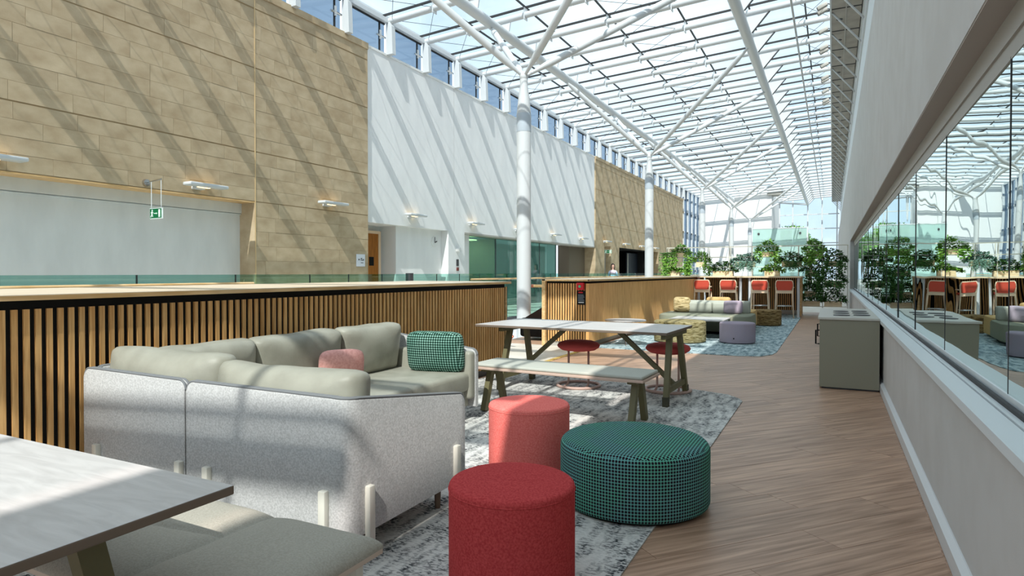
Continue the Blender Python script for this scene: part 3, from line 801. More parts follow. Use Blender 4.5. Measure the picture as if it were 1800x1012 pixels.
hr = thing('handrail', 'short round timber handrail stub poking out of the slatted counter end', 'handrail', (-4.7, 10.32, 1.05))
part(hr, 'rail', path_tube([(-4.60, 10.34, 1.06), (-4.80, 10.34, 1.06)], 0.026, 12), 'oakflat', 'auto')
part(hr, 'copper_cap', path_tube([(-4.80, 10.34, 1.06), (-4.845, 10.34, 1.06)], 0.030, 12), plain('copper', srgb(176, 108, 84), 0.35, 0.6), 'auto')
hr2 = thing('handrail', 'sloping stair handrail with copper tip in the gap between the counters', 'handrail', (-5.1, 9.6, 0))
part(hr2, 'rail', path_tube([(-5.62, 9.75, 0.62), (-5.0, 9.75, 0.22)], 0.028, 12), 'olive', 'auto')
part(hr2, 'copper_cap', path_tube([(-5.0, 9.75, 0.22), (-4.93, 9.75, 0.18)], 0.034, 12), 'copper' if 'copper' in M else plain('copper', srgb(196, 112, 80), 0.35, 0.6), 'auto')
part(hr2, 'rail_post', tube((-5.3, 9.75, 0.0), (-5.3, 9.75, 0.40), 0.02, n=10), 'darkgrey')

# back counter with the bar stools
YB = 21.5
c3 = thing('bar_counter', 'back bar counter with dark gaps between slats and white posts behind red stools', 'counter', (-2.3, 20.8, 0))
part(c3, 'counter_top', rbox(XF2 + 0.05, -0.80, 19.82, 21.76, 1.150, 1.185, 0.003), 'birch')
part(c3, 'carcass', box(XF2, -0.86, YB + 0.017, 21.72, 0.0, 1.15), 'black')
part(c3, 'end_panel', box(-0.87, -0.82, YB - 0.55, 21.75, 0.0, 1.15), 'oakflat')
part(c3, 'plinth', box(XF2, -0.86, YB + 0.012, 21.72, 0.0, 0.13), 'frame_grey')
x = XF2 + 0.04
while x < -0.88:
    obj('slat', slm2, 'oak', c3, (x + 2.3, YB - 20.8, 0.642)); x += 0.057
for x in (-3.77 + 0.1, -2.45, -2.19, -0.87):
    part(c3, 'post', tube((x, 19.95, 0.0), (x, 19.95, 1.15), 0.04, n=14), 'steel', 'auto')

# call point and notice on the counter end
cp = thing('call_point', 'red break-glass call point with green button on the slatted counter end', 'call point', (-3.87, 10.25, 1.06))
part(cp, 'case', rbox(-3.945, -3.815, 10.235, 10.298, 1.0, 1.125, 0.008), 'callred')
part(cp, 'button', xf(lathe([(0, 0), (0.022, 0), (0.022, 0.012), (0, 0.012)], 16), rotx=PI / 2, loc=(-3.882, 10.236, 1.062)), 'callgreen')
nt = thing('notice', 'black printed notice with a red heading under the red call point', 'notice', (-3.87, 10.28, 0.85))
part(nt, 'board', box(-3.955, -3.80, 10.285, 10.298, 0.745, 0.985), 'black')
part(nt, 'heading', box(-3.925, -3.845, 10.282, 10.286, 0.945, 0.968), 'callred')
part(nt, 'text_lines', join(*[box(-3.932, -3.832 + 0.008 * (i % 3), 10.282, 10.286, 0.912 - 0.021 * i, 0.922 - 0.021 * i) for i in range(6)]), 'noticegrey', kind='stuff')
part(nt, 'white_bar', box(-3.925, -3.825, 10.282, 10.286, 0.776, 0.792), 'noticewhite')

# dark seat half hidden at the counter end
ds = thing('lounge_chair', 'dark brown sloping-backed seat half hidden behind the slatted counter end', 'chair', (-5.1, 11.3, 0))
part(ds, 'seat', rbox(-5.42, -4.66, 11.0, 11.7, 0.06, 0.42, 0.05), 'black', 'auto')
part(ds, 'backrest', plate([(-5.4, 0.40), (-4.66, 0.40), (-4.66, 0.98), (-4.78, 0.92), (-4.95, 0.66)], 11.15, 11.6), 'darkseat')

# ------------------------------------------------------------------ corner sofa
sofa = thing('corner_sofa', 'large L-shaped sofa in pale grey felt with sage leather cushions', 'sofa', (-3.0, 3.2, 0))
def panel(path, zt, th=0.045, z0=0.12, rad=0.05, ends=(True, True)):
    """upright upholstered panel following a plan path; zt = top height at each path point"""
    P = [Vector((x, y)) for x, y in path]
    dense, zz, ss = [], [], []
    s = 0
    for i in range(len(P) - 1):
        L = (P[i + 1] - P[i]).length; n = max(1, int(L / 0.04))
        for j in range(n):
            f = j / n; dense.append(P[i].lerp(P[i + 1], f)); zz.append(zt[i] + (zt[i + 1] - zt[i]) * f); ss.append(s + L * f)
        s += L
    dense.append(P[-1]); zz.append(zt[-1]); ss.append(s)
    for e, sg in ((0, 1), (1, -1)):
        if ends[e]:
            pass
    # extra samples near the ends for the rounded shoulders
    out = []
    for p, z, q in zip(dense, zz, ss): out.append((q, p, z))
    tot = s
    def at(q):
        for (qa, pa, za), (qb, pb, zb) in zip(out, out[1:]):
            if qa <= q <= qb:
                f = (q - qa) / max(1e-9, qb - qa); return pa.lerp(pb, f), za + (zb - za) * f
        return out[-1][1], out[-1][2]
    qs = sorted(set([q for q, _, _ in out] + [rad * (1 - math.cos(a * PI / 16)) for a in range(9)] + [tot - rad * (1 - math.cos(a * PI / 16)) for a in range(9)]))
    V, F, top = [], [], []
    for q in qs:
        p, z = at(q); pa, _ = at(max(0, q - 0.02)); pb, _ = at(min(tot, q + 0.02)); d = (pb - pa).normalized(); nrm = Vector((d.y, -d.x))
        drop = 0
        if ends[0] and q < rad: drop = max(drop, rad - math.sqrt(max(0, rad ** 2 - (rad - q) ** 2)))
        if ends[1] and tot - q < rad: drop = max(drop, rad - math.sqrt(max(0, rad ** 2 - (rad - (tot - q)) ** 2)))
        zt_ = z - drop; h = th / 2; b = 0.012
        ring = [(h, z0 + 0.01), (h, zt_ - b), (h - b * 0.4, zt_ - b * 0.3), (0.35 * h, zt_), (-0.35 * h, zt_), (-h + b * 0.4, zt_ - b * 0.3), (-h, zt_ - b), (-h, z0 + 0.01), (0, z0)]
        for o_, zz_ in ring: V.append((p.x + nrm.x * o_, p.y + nrm.y * o_, zz_))
        top.append((p.x + nrm.x * (h - 0.008), p.y + nrm.y * (h - 0.008), zt_ + 0.001))
    m = 9
    for i in range(len(qs) - 1):
        for j in range(m): F.append((i * m + j, i * m + (j + 1) % m, (i + 1) * m + (j + 1) % m, (i + 1) * m + j))
    F.append(tuple(range(m))); F.append(tuple(range((len(qs) - 1) * m, len(qs) * m)))
    top2 = [(2 * 0 + V[i * m + 4][0], V[i * m + 4][1], V[i * m + 4][2] + 0.001) for i in range(len(qs))]
    return (V, F), top, top2
ZR = 0.752
YA = 2.12; XBp = -1.885
def bend(p0, c, p1, r=0.07, n=5):
    c = Vector(c); a = c + (Vector(p0) - c).normalized() * r; b = c + (Vector(p1) - c).normalized() * r
    return [tuple((1 - f) ** 2 * a + 2 * f * (1 - f) * c + f * f * b) for f in [i / n for i in range(n + 1)]]
paths = []
pa1 = [(-3.80, YA), (-2.925, YA)]
paths.append((pa1, [ZR + .008, ZR]))
cn = bend((-2.9, YA), (XBp, YA), (XBp, 3.08))
pa2 = [(-2.915, YA)] + cn + [(XBp, 3.08)]
paths.append((pa2, [ZR] + [ZR - 0.002 * i for i in range(len(cn))] + [0.615]))
cn2 = bend((-3.775, 3.0), (-3.775, 4.80), (-2.80, 4.80))
pa3 = [(-2.78, 4.80)] + cn2[::-1] + [(-3.775, 3.56)]
paths.append((pa3, [0.625] + [ZR - 0.002 * (len(cn2) - i) for i in range(len(cn2))] + [ZR]))
pa4 = [(-3.775, 3.55), (-3.775, YA + 0.03)]
paths.append((pa4, [ZR, ZR + .008]))
for pth, zt in paths:
    g, top, top2 = panel(pth, zt)
    bp_ = part(sofa, 'back_panel', g, 'felt', 'auto')
    pp = obj('piping', make_mesh('piping', path_tube(top, 0.006, 6), sofa.location, True), 'piping', bp_)
    pp = obj('piping', make_mesh('piping', path_tube(top2, 0.006, 6), sofa.location, True), 'piping', bp_)
# seat base and cushions
part(sofa, 'seat_base', rbox(-3.74, -2.84, 2.16, 4.76, 0.13, 0.28, 0.015), 'leather', 'auto')
part(sofa, 'seat_base', rbox(-2.835, -1.93, 2.16, 3.02, 0.13, 0.28, 0.015), 'leather', 'auto')
def seat_c(x0, x1, y0, y1, z0=0.27, z1=0.44): return rbox(x0, x1, y0, y1, z0, z1, 0.045, 4)
part(sofa, 'seat_cushion', seat_c(-3.74, -2.80, 3.05, 3.90), 'leather', 'auto')
part(sofa, 'seat_cushion', seat_c(-3.74, -2.80, 3.91, 4.755), 'leather', 'auto')
part(sofa, 'seat_cushion', seat_c(-3.74, -2.83, 2.16, 3.04), 'leather', 'auto')
part(sofa, 'seat_cushion', seat_c(-2.82, -1.93, 2.16, 3.05), 'leather', 'auto')
def back_c(x0, x1, y0, y1, z0, z1, axis, lean, seed, p=14):
    L = (y1 - y0) if axis == 'y' else (x1 - x0)
    T = (x1 - x0) if axis == 'y' else (y1 - y0)
    g = pillow(0, 0, 0, L, T * 1.12, z1 - z0, n=18, p=p, puff=0.15, wob=0.014, seed=seed)
    g = xf(g, rotx=lean)
    return xf(g, rotz=(PI / 2 if axis == 'y' else 0), loc=((x0 + x1) / 2, (y0 + y1) / 2, (z0 + z1) / 2))
part(sofa, 'back_cushion', back_c(-3.72, -3.48, 2.38, 3.08, 0.42, 0.85, 'y', 0.12, 1), 'leather', True)
part(sofa, 'back_cushion', back_c(-3.72, -3.48, 3.07, 3.93, 0.42, 0.85, 'y', 0.12, 2), 'leather', True)
part(sofa, 'back_cushion', back_c(-3.72, -3.48, 3.92, 4.70, 0.42, 0.85, 'y', 0.12, 3), 'leather', True)
part(sofa, 'back_cushion', back_c(-3.78, -2.83, 2.15, 2.40, 0.42, 0.868, 'x', -0.10, 4), 'leather', True)
part(sofa, 'back_cushion', back_c(-2.86, -1.93, 2.15, 2.42, 0.42, 0.838, 'x', -0.10, 5), 'leather', True)
part(sofa, 'arm_pad', rbox(-3.6, -2.785, 4.69, 4.79, 0.20, 0.615, 0.03, 3), 'leather', 'auto')
# ivory leg straps outside the felt, tapered legs below
for lx in (-3.66, -2.955, -2.745, -1.985):
    part(sofa, 'leg_strap', rbox(lx - 0.021, lx + 0.021, YA - 0.052, YA - 0.020, 0.085, 0.345, 0.008, 2), 'ivory', 'auto')
for ly in (2.235, 2.975):
    part(sofa, 'leg_strap', rbox(XBp + 0.020, XBp + 0.052, ly - 0.021, ly + 0.021, 0.085, 0.345, 0.008, 2), 'ivory', 'auto')
for lx, ly in ((-3.66, 2.2), (-2.85, 2.2), (-1.97, 2.25), (-1.93, 2.90), (-2.9, 3.2), (-2.9, 4.68), (-3.68, 4.68), (-2.95, 2.95)):
    part(sofa, 'leg', tube((lx, ly, 0.008), (lx, ly, 0.135), 0.016, 0.02, 10), plain('leg_brown', srgb(112, 92, 74), 0.5), 'auto')
# scatter cushions
one('cushion', xf(pillow(0, 0, 0, 0.34, 0.13, 0.28, n=14, p=4.5, puff=0.4), rotx=0.2, rotz=0.95, loc=(-3.30, 3.66, 0.585)), 'pink', 'small pink woollen cushion leaning on the middle back cushion of the corner sofa', 'cushion', (-3.33, 3.76, 0.44), True)
one('cushion', xf(pillow(0, 0, 0, 0.52, 0.17, 0.36, n=18, p=6, puff=0.3), rotz=0.22, rotx=0.16, loc=(-3.08, 4.60, 0.612)), 'dotspillow', 'green dotted cushion leaning on the far arm of the corner sofa', 'cushion', (-3.08, 4.60, 0.44), True, uv='box')

# ------------------------------------------------------------------ poufs
def drum(R_, h, r=0.03, foot=0.012):
    p = [(0, foot), (R_ - 0.02, foot), (R_ - 0.006, foot + 0.006), (R_, foot + 0.02)]
    p += [(R_, foot + 0.02 + (h - r - foot - 0.02) * f) for f in (0.33, 0.66, 1)]
    p += [(R_ - r + r * math.cos(a * PI / 12), h - r + r * math.sin(a * PI / 12)) for a in range(1, 7)]
    p += [((R_ - r) * f, h + 0.008 * (1 - f * f)) for f in (0.8, 0.6, 0.4, 0.2, 0)]
    return p
def pouf(x, y, R_, h, mat, label, r=0.02, seam=True, pull=None, group=None):
    t = thing('pouf', label, 'pouf', (x, y, 0.008), group=group)
    uv_r[0] = R_
    lpart(t, 'body', lathe(drum(R_, h, r), 72), mat, 'auto', 'drum')
    if seam:
        lpart(t, 'seam', path_tube([((R_ - 0.001) * math.cos(2 * PI * i / 72), (R_ - 0.001) * math.sin(2 * PI * i / 72), h - r - 0.006) for i in range(72)], 0.0035, 5, True), mat, True)
    lpart(t, 'foot_ring', lathe([(0, 0), (R_ - 0.03, 0), (R_ - 0.03, 0.014), (0, 0.014)], 48), 'black')
    return t
pouf(-1.185, 2.335, 0.262, 0.430, 'red', 'deep red drum pouf at the front of the grey carpet')
pouf(-1.795, 3.79, 0.268, 0.430, 'coral', 'coral pink drum pouf behind the deep red one')
pouf(-1.005, 3.52, 0.418, 0.355, 'dots', 'wide low teal pouf with dark dots beside the red pouf', r=0.045, seam=False)
lil = pouf(-1.56, 12.28, 0.315, 0.375, 'lilac', 'lilac drum pouf on the blue-grey carpet', r=0.03, seam=False)
one_b = lpart(lil, 'valve', xf(lathe([(0, 0), (0.012, 0), (0.012, 0.006), (0, 0.006)], 10), rotx=PI / 2, loc=(-0.02, -0.316, 0.10)), 'black')
pouf(-2.56, 12.05, 0.475, 0.39, 'strata', 'wide olive strata-patterned pouf behind the long white table', r=0.03, seam=False)
pouf(-1.42, 16.66, 0.325, 0.38, 'stratabrown', 'brown bark-patterned drum pouf in front of the bar stools', r=0.03, seam=False)

# ------------------------------------------------------------------ trestle tables and benches
def tabletop_mesh(L, W, z0, z1, r=0.004):
    me = make_mesh('tabletop', rbox(-L / 2, L / 2, -W / 2, W / 2, z0, z1, r, 2))
    me.materials.append(M['tabletop']); me.materials.append(M['plyedge'])
    for p in me.polygons: p.material_index = 0 if p.normal.z > 0.6 else 1
    return me
def trestle_table(label, x, y, L, W, H, rot, ends, w_foot, w_top, wid=0.065):
    t = thing('trestle_table', label, 'table', (x, y, 0.008), rot)
    obj('tabletop', tabletop_mesh(L, W, H - 0.026, H), None, t)
    for ex in ends:
        sg = 1 if ex > 0 else -1
        for s in (-1, 1):
            lg = lpart(t, 'leg', beam((ex, s * w_top / 2, H - 0.026), (ex + sg * 0.02, s * w_foot / 2, 0.0), 0.05, wid, up=(0, 1, 0)), 'olive')
            obj('leg_tip', make_mesh('leg_tip', beam((ex + sg * 0.018, s * (w_foot / 2 - 0.004), 0.09), (ex + sg * 0.02, s * w_foot / 2, 0.0), 0.053, wid + 0.003, up=(0, 1, 0))), 'olivedark', lg)
        lpart(t, 'top_beam', box(ex - 0.025, ex + 0.025, -W * 0.40, W * 0.40, H - 0.075, H - 0.026), 'olive')
        lpart(t, 'stretcher', box(ex + sg * 0.015 - 0.02, ex + sg * 0.015 + 0.02, -w_foot * 0.47, w_foot * 0.47, 0.115, 0.17), 'olive')
        lpart(t, 'brace', beam((ex, 0, 0.15), (ex - sg * 0.62, 0, H - 0.03), 0.045, 0.045, up=(0, 1, 0)), 'olive')
    return t
trestle_table('long white-topped trestle table on olive legs beside the padded bench', -2.44, 6.52, 2.14, 1.02, 0.722, math.radians(-2.2), (-0.80, 1.01), 0.78, 0.36)
trestle_table('white-topped table with wood grain at the front, beside the grey seat pad', -2.48, 0.70, 2.10, 0.94, 0.722, 0.0, (-0.83, 0.86), 0.66, 0.36)

def bench(label, x, y, L, W, H, rot):
    t = thing('bench', label, 'bench', (x, y, 0.008), rot)
    obj('seat_board', make_mesh('seat_board', rbox(-L / 2, L / 2, -W / 2, W / 2, H - 0.052, H - 0.030, 0.004)), plain('bench_board', srgb(204, 176, 160), 0.6), t)
    lpart(t, 'seat_pad', rbox(-L / 2 + 0.01, L / 2 - 0.01, -W / 2 + 0.01, W / 2 - 0.01, H - 0.031, H, 0.015, 4), 'benchpad', 'auto')
    for ex in (-L / 2 + 0.12, L / 2 - 0.12):
        for s in (-1, 1):
            lpart(t, 'leg', beam((ex, s * 0.06, H - 0.06), (ex, s * 0.19, 0.0), 0.05, 0.062, up=(0, 1, 0)), 'olive')
        lpart(t, 'top_beam', box(ex - 0.04, ex + 0.04, -W * 0.35, W * 0.35, H - 0.082, H - 0.052), 'olive')
    return t
bench('narrow bench with a pale padded seat along the near side of the long table', -2.18, 5.30, 1.66, 0.48, 0.445, math.radians(-2.2))

# padded seat between the front table and the sofa
nb = thing('bench', 'grey quilted bench seat between the front table and the sofa back', 'bench', (-2.2, 1.36, 0.008))
bm = bmesh.new()
nx, ny = 140, 52
X0, X1, YY0, YY1 = -3.1, -1.315, 1.05, 1.655
grid = []
for i in range(nx + 1):
    row_ = []
    for j in range(ny + 1):
        u, v = i / nx, j / ny
        x, y = X0 + (X1 - X0) * u, YY0 + (YY1 - YY0) * v
        eu = min(u, 1 - u) * (X1 - X0); ev = min(v, 1 - v) * (YY1 - YY0); e = min(eu, ev)
        z = 0.455 - 0.05 * math.exp(-e / 0.035)
        xs = -1.795 + 0.03 * math.sin((y - 1.05) * 4)
        ys = 1.37 + 0.06 * math.sin((x + 2.0) * 2.2)
        dd = min(abs(x - xs), abs(y - ys) if x < xs else 9)
        z -= 0.014 * math.exp(-(dd / 0.010) ** 2) + 0.010 * math.exp(-(dd / 0.06) ** 2)
        row_.append(bm.verts.new((x + 2.2, y - 1.36, z - 0.008)))
    grid.append(row_)
for i in range(nx):
    for j in range(ny): bm.faces.new((grid[i][j], grid[i + 1][j], grid[i + 1][j + 1], grid[i][j + 1]))
edge = [e for e in bm.edges if e.is_boundary]
ret = bmesh.ops.extrude_edge_only(bm, edges=edge)
for v in [g for g in ret['geom'] if isinstance(g, bmesh.types.BMVert)]: v.co.z = 0.385; 
bmesh.ops.recalc_face_normals(bm, faces=bm.faces)
me = bpy.data.meshes.new('seat_pad'); bm.to_mesh(me); bm.free()
for p in me.polygons: p.use_smooth = True
obj('seat_pad', me, 'seatgrey', nb)
part(nb, 'seat_board', rbox(X0, X1, YY0, YY1, 0.375, 0.397, 0.004), plain('pale_board', srgb(206, 188, 172), 0.6))
for lx, ly in ((X1 - 0.06, YY1 - 0.07), (X1 - 0.06, YY0 + 0.07), (X0 + 0.1, YY1 - 0.07), (X0 + 0.1, YY0 + 0.07)):
    part(nb, 'leg', rbox(lx - 0.02, lx + 0.02, ly - 0.02, ly + 0.02, 0.008, 0.378, 0.006), 'ivory', 'auto')

# low stools with a ring base
def ring_stool(label, x, y):
    t = thing('stool', label, 'stool', (x, y, 0.008), math.radians(8), 'red ring-base stools at the long table')
    lpart(t, 'seat', lathe([(0, 0.405), (0.11, 0.405), (0.19, 0.418), (0.232, 0.445), (0.242, 0.468), (0.225, 0.495), (0.17, 0.515), (0.09, 0.524), (0, 0.526)], 40), 'stoolred', True)
    lpart(t, 'base_ring', path_tube([(0.24 * math.cos(2 * PI * i / 40), 0.24 * math.sin(2 * PI * i / 40), 0.016) for i in range(40)], 0.016, 10, True), 'pinktube', True)
    for s in (-1, 1):
        lpart(t, 'leg', path_tube([(s * 0.115, 0.0, 0.415), (s * 0.115, 0.0, 0.06), (s * 0.118, -0.02, 0.03), (s * 0.125, -0.21, 0.017)], 0.0125, 10), 'pinktube', True)
    return t
ring_stool('red ring-base stool at the middle of the long table', -2.57, 6.74)
ring_stool('red ring-base stool at the right end of the long table', -1.60, 6.93)

# ------------------------------------------------------------------ second seating area
s2 = thing('sofa', 'pale sage sofa with a wide rounded seat on the blue-grey carpet', 'sofa', (-2.4, 14.4, 0.008))
def rounded_slab(x0, x1, y0, y1, z0, z1, rc, re=0.05):
    pts = []
    for cx_, cy_, a0, r_ in ((x1, y1, 0, 0.12), (x0, y1, 90, 0.12), (x0, y0, 180, rc), (x1, y0, 270, rc)):
        for k in range(9):
            a = math.radians(a0 + k * 90 / 8)
            sx = -1 if cx_ == x1 else 1; sy = -1 if cy_ == y1 else 1
            pts.append((cx_ + sx * r_ + r_ * math.cos(a), cy_ + sy * r_ + r_ * math.sin(a)))
    cxx, cyy = (x0 + x1) / 2, (y0 + y1) / 2
    lv = [(z0, 0.97), (z0 + 0.02, 1.0), (z1 - re, 1.0), (z1 - re * 0.3, 0.985), (z1, 0.95)]
    V, F = [], []
    n = len(pts)
    for z, f in lv:
        for x, y in pts: V.append((cxx + (x - cxx) * (1 - (1 - f) * 0.9), cyy + (y - cyy) * f, z))
    for i in range(len(lv) - 1):
        for j in range(n): F.append((i * n + j, i * n + (j + 1) % n, (i + 1) * n + (j + 1) % n, (i + 1) * n + j))
    F.append(tuple(range(n))[::-1]); F.append(tuple(range((len(lv) - 1) * n, len(lv) * n)))
    return V, F
part(s2, 'seat', rounded_slab(-3.42, -1.50, 13.65, 15.0, 0.07, 0.40, 0.35), 'sagefab', 'auto')
part(s2, 'base', rounded_slab(-3.3, -1.6, 13.75, 14.9, 0.01, 0.075, 0.3), 'black')
part(s2, 'backrest', rbox(-3.28, -1.62, 14.78, 15.04, 0.38, 0.665, 0.05, 3), 'palegreen', 'auto')
for a, b in ((-2.92, -2.40), (-2.39, -1.90)):
    part(s2, 'back_cushion', rbox(a, b, 14.58, 14.80, 0.39, 0.64, 0.05, 3), 'palegreen', 'auto')
one('cushion', xf(pillow(0, 0, 0, 0.38, 0.16, 0.34, n=14, p=6, puff=0.3), rotx=-0.1, loc=(-3.06, 14.62, 0.575)), 'stratapillow', 'tan strata-patterned cushion on the pale sage sofa', 'cushion', (-3.06, 14.62, 0.4), True, uv='box')
one('cushion', xf(pillow(0, 0, 0, 0.40, 0.15, 0.29, n=14, p=6, puff=0.3), rotx=-0.12, loc=(-1.93, 14.50, 0.545)), 'lilac', 'lilac cushion on the pale sage sofa', 'cushion', (-1.93, 14.50, 0.4), True)
s3 = thing('sofa', 'tan sofa backing onto the pale sage one', 'sofa', (-2.3, 15.9, 0.008))
part(s3, 'seat', rounded_slab(-2.9, -1.60, 15.10, 16.2, 0.05, 0.42, 0.2), 'tan', 'auto')
part(s3, 'backrest', rbox(-2.62, -2.08, 15.12, 15.36, 0.4, 0.735, 0.07, 4), 'tan', 'auto')
ct = thing('coffee_table', 'low white coffee table with folded panel legs before the pale sage sofa', 'table', (-2.4, 13.1, 0.008))
part(ct, 'tabletop', rbox(-2.93, -1.86, 12.62, 13.62, 0.355, 0.378, 0.004), 'tabletop')
part(ct, 'leg', box(-2.90, -2.86, 12.68, 13.56, 0.008, 0.356), 'white'); part(ct, 'leg', box(-1.93, -1.905, 12.68, 13.56, 0.008, 0.356), 'white')
rt_ = thing('side_table', 'small round white table on a chrome star base beyond the long table', 'table', (-3.30, 11.0, 0.008))
lpart(rt_, 'tabletop', lathe([(0, 0.43), (0.36, 0.43), (0.368, 0.44), (0.36, 0.45), (0, 0.45)], 40), 'tabletop', 'auto')
lpart(rt_, 'column', tube((0, 0, 0.05), (0, 0, 0.43), 0.022, n=12), 'chrome', 'auto')
for k in range(4):
    a = math.radians(20 + 90 * k)
    lpart(rt_, 'star_foot', path_tube([(0.02 * math.cos(a), 0.02 * math.sin(a), 0.09), (0.28 * math.cos(a), 0.28 * math.sin(a), 0.012)], [0.016, 0.010], 8), 'chrome', True)

# bar stools, backs to the camera
BSL = ['first red-backed bar stool, next to the oak counter corner', 'second red-backed bar stool from the oak counter corner', 'third red-backed bar stool, right of the pair of white posts', 'fourth red-backed bar stool, nearest the single white post']
def bar_stool(label, x, y, rz_):
    t = thing('bar_stool', label, 'stool', (x, y, 0.008), rz_, 'red-backed bar stools at the back counter')
    for s in (-1, 1):
        lpart(t, 'leg', path_tube([(s * 0.245, -0.24, 0.0), (s * 0.215, -0.20, 0.74), (s * 0.225, -0.235, 0.98), (s * 0.20, -0.25, 1.06)], [0.016, 0.022, 0.02, 0.016], 10), 'paleash', True)
        lpart(t, 'leg', path_tube([(s * 0.235, 0.24, 0.0), (s * 0.20, 0.19, 0.72)], [0.016, 0.021], 10), 'paleash', True)
        lpart(t, 'armrest', path_tube([(s * 0.215, -0.20, 0.86), (s * 0.24, 0.0, 0.87), (s * 0.24, 0.10, 0.86)], 0.015, 8), 'paleash', True)
    lpart(t, 'seat', rbox(-0.22, 0.22, -0.21, 0.21, 0.735, 0.79, 0.02, 3), 'barred', 'auto')
    lpart(t, 'seat_rail', rbox(-0.215, 0.215, -0.225, -0.195, 0.70, 0.79, 0.008), 'paleash')
    back = plate([(-0.17, 0.80), (0.17, 0.80), (0.215, 0.90), (0.215, 1.0), (0.19, 1.055), (-0.19, 1.055), (-0.215, 1.0), (-0.215, 0.90)], -0.265, -0.225)
    lpart(t, 'backrest', back, 'barred')
    lpart(t, 'top_rail', path_tube([(-0.222, -0.243, 0.93), (-0.218, -0.247, 1.03), (-0.19, -0.25, 1.068), (0.19, -0.25, 1.068), (0.218, -0.247, 1.03), (0.222, -0.243, 0.93)], 0.014, 8), 'paleash', True)
    lpart(t, 'footrest', path_tube([(-0.23, -0.222, 0.34), (0.23, -0.222, 0.34)], 0.012, 8), 'chrome', True)
    lpart(t, 'footrest', path_tube([(-0.22, 0.218, 0.34), (0.22, 0.218, 0.34)], 0.012, 8), 'chrome', True)
    return t
b0 = bar_stool(BSL[0], -3.50, 19.75, 0.0)
for k, (x, y, r_) in enumerate(((-2.75, 19.75, 0.03), (-1.86, 19.70, -0.02), (-1.22, 19.70, 0.04))):
    dup(b0, (x, y, 0.008), r_, BSL[k + 1])

# ------------------------------------------------------------------ recycling cabinet
cab = thing('cabinet', 'sage grey recycling cabinet with round lids against the window wall', 'cabinet', (0.15, 8.9, 0))
part(cab, 'body', box(-0.125, 0.462, 7.90, 9.92, 0.02, 0.775), 'cabinet')
part(cab, 'plinth', box(-0.10, 0.455, 7.93, 9.9, 0.0, 0.02), 'darkgrey')
part(cab, 'top', rbox(-0.14, 0.463, 7.885, 9.94, 0.775, 0.80, 0.003), 'cabinettop')
for k in range(3):
    for j in range(2):
        part(cab, 'lid', lathe([(0.085, 0.8), (0.09, 0.806), (0.075, 0.809), (0, 0.806)], 28, (0.10 + 0.21 * j, 8.32 + 0.42 * k + 0.1 * j, 0)), 'darkgrey', 'auto')
for yy in (8.4, 9.4):
    part(cab, 'handle', path_tube([(-0.125, yy - 0.1, 0.62), (-0.17, yy - 0.1, 0.62), (-0.17, yy - 0.1, 0.46), (-0.125, yy - 0.1, 0.46)], 0.009, 8), 'black')
for yy in (8.9,):
    part(cab, 'door_gap', box(-0.1265, -0.125, yy - 0.003, yy + 0.003, 0.03, 0.77), 'black')

# ------------------------------------------------------------------ plant rack
YP = 21.95
rk = thing('plant_rack', 'white steel grid rack that carries the trailing plants behind the back counter', 'rack', (-2.3, YP, 0))
XS = [0.42 - 0.6875 * i for i in range(9)]
for i, x in enumerate(XS):
    for yy in (YP - 0.14, YP + 0.14):
        zb = 0.0
        part(rk, 'upright', box(x - 0.011, x + 0.011, yy - 0.011, yy + 0.011, zb, 2.16), 'ivory')
for zz in (1.81, 2.15):
    for yy in (YP - 0.14, YP + 0.14):
        part(rk, 'rail', box(XS[-1], XS[0], yy - 0.010, yy + 0.010, zz - 0.011, zz + 0.011), 'ivory')
shelves = {0: (1.495, 0.865, 0.25, 1.81), 1: (1.81, 1.495, 1.185, 0.555, 0.25), 2: (1.495, 1.81), 3: (1.81, 1.495, 1.185), 4: (1.495,), 5: (1.19, 1.495), 6: (1.495, 1.81), 7: (1.81, 1.495, 1.19)}
for i, zs in shelves.items():
    for z in zs:
        part(rk, 'shelf', join(box(XS[i + 1], XS[i], YP - 0.15, YP + 0.15, z - 0.014, z), ), 'ivory')
for z in (1.18,):
    part(rk, 'rail', box(XS[-1], XS[0], YP + 0.13, YP + 0.15, z - 0.01, z + 0.01), 'ivory')

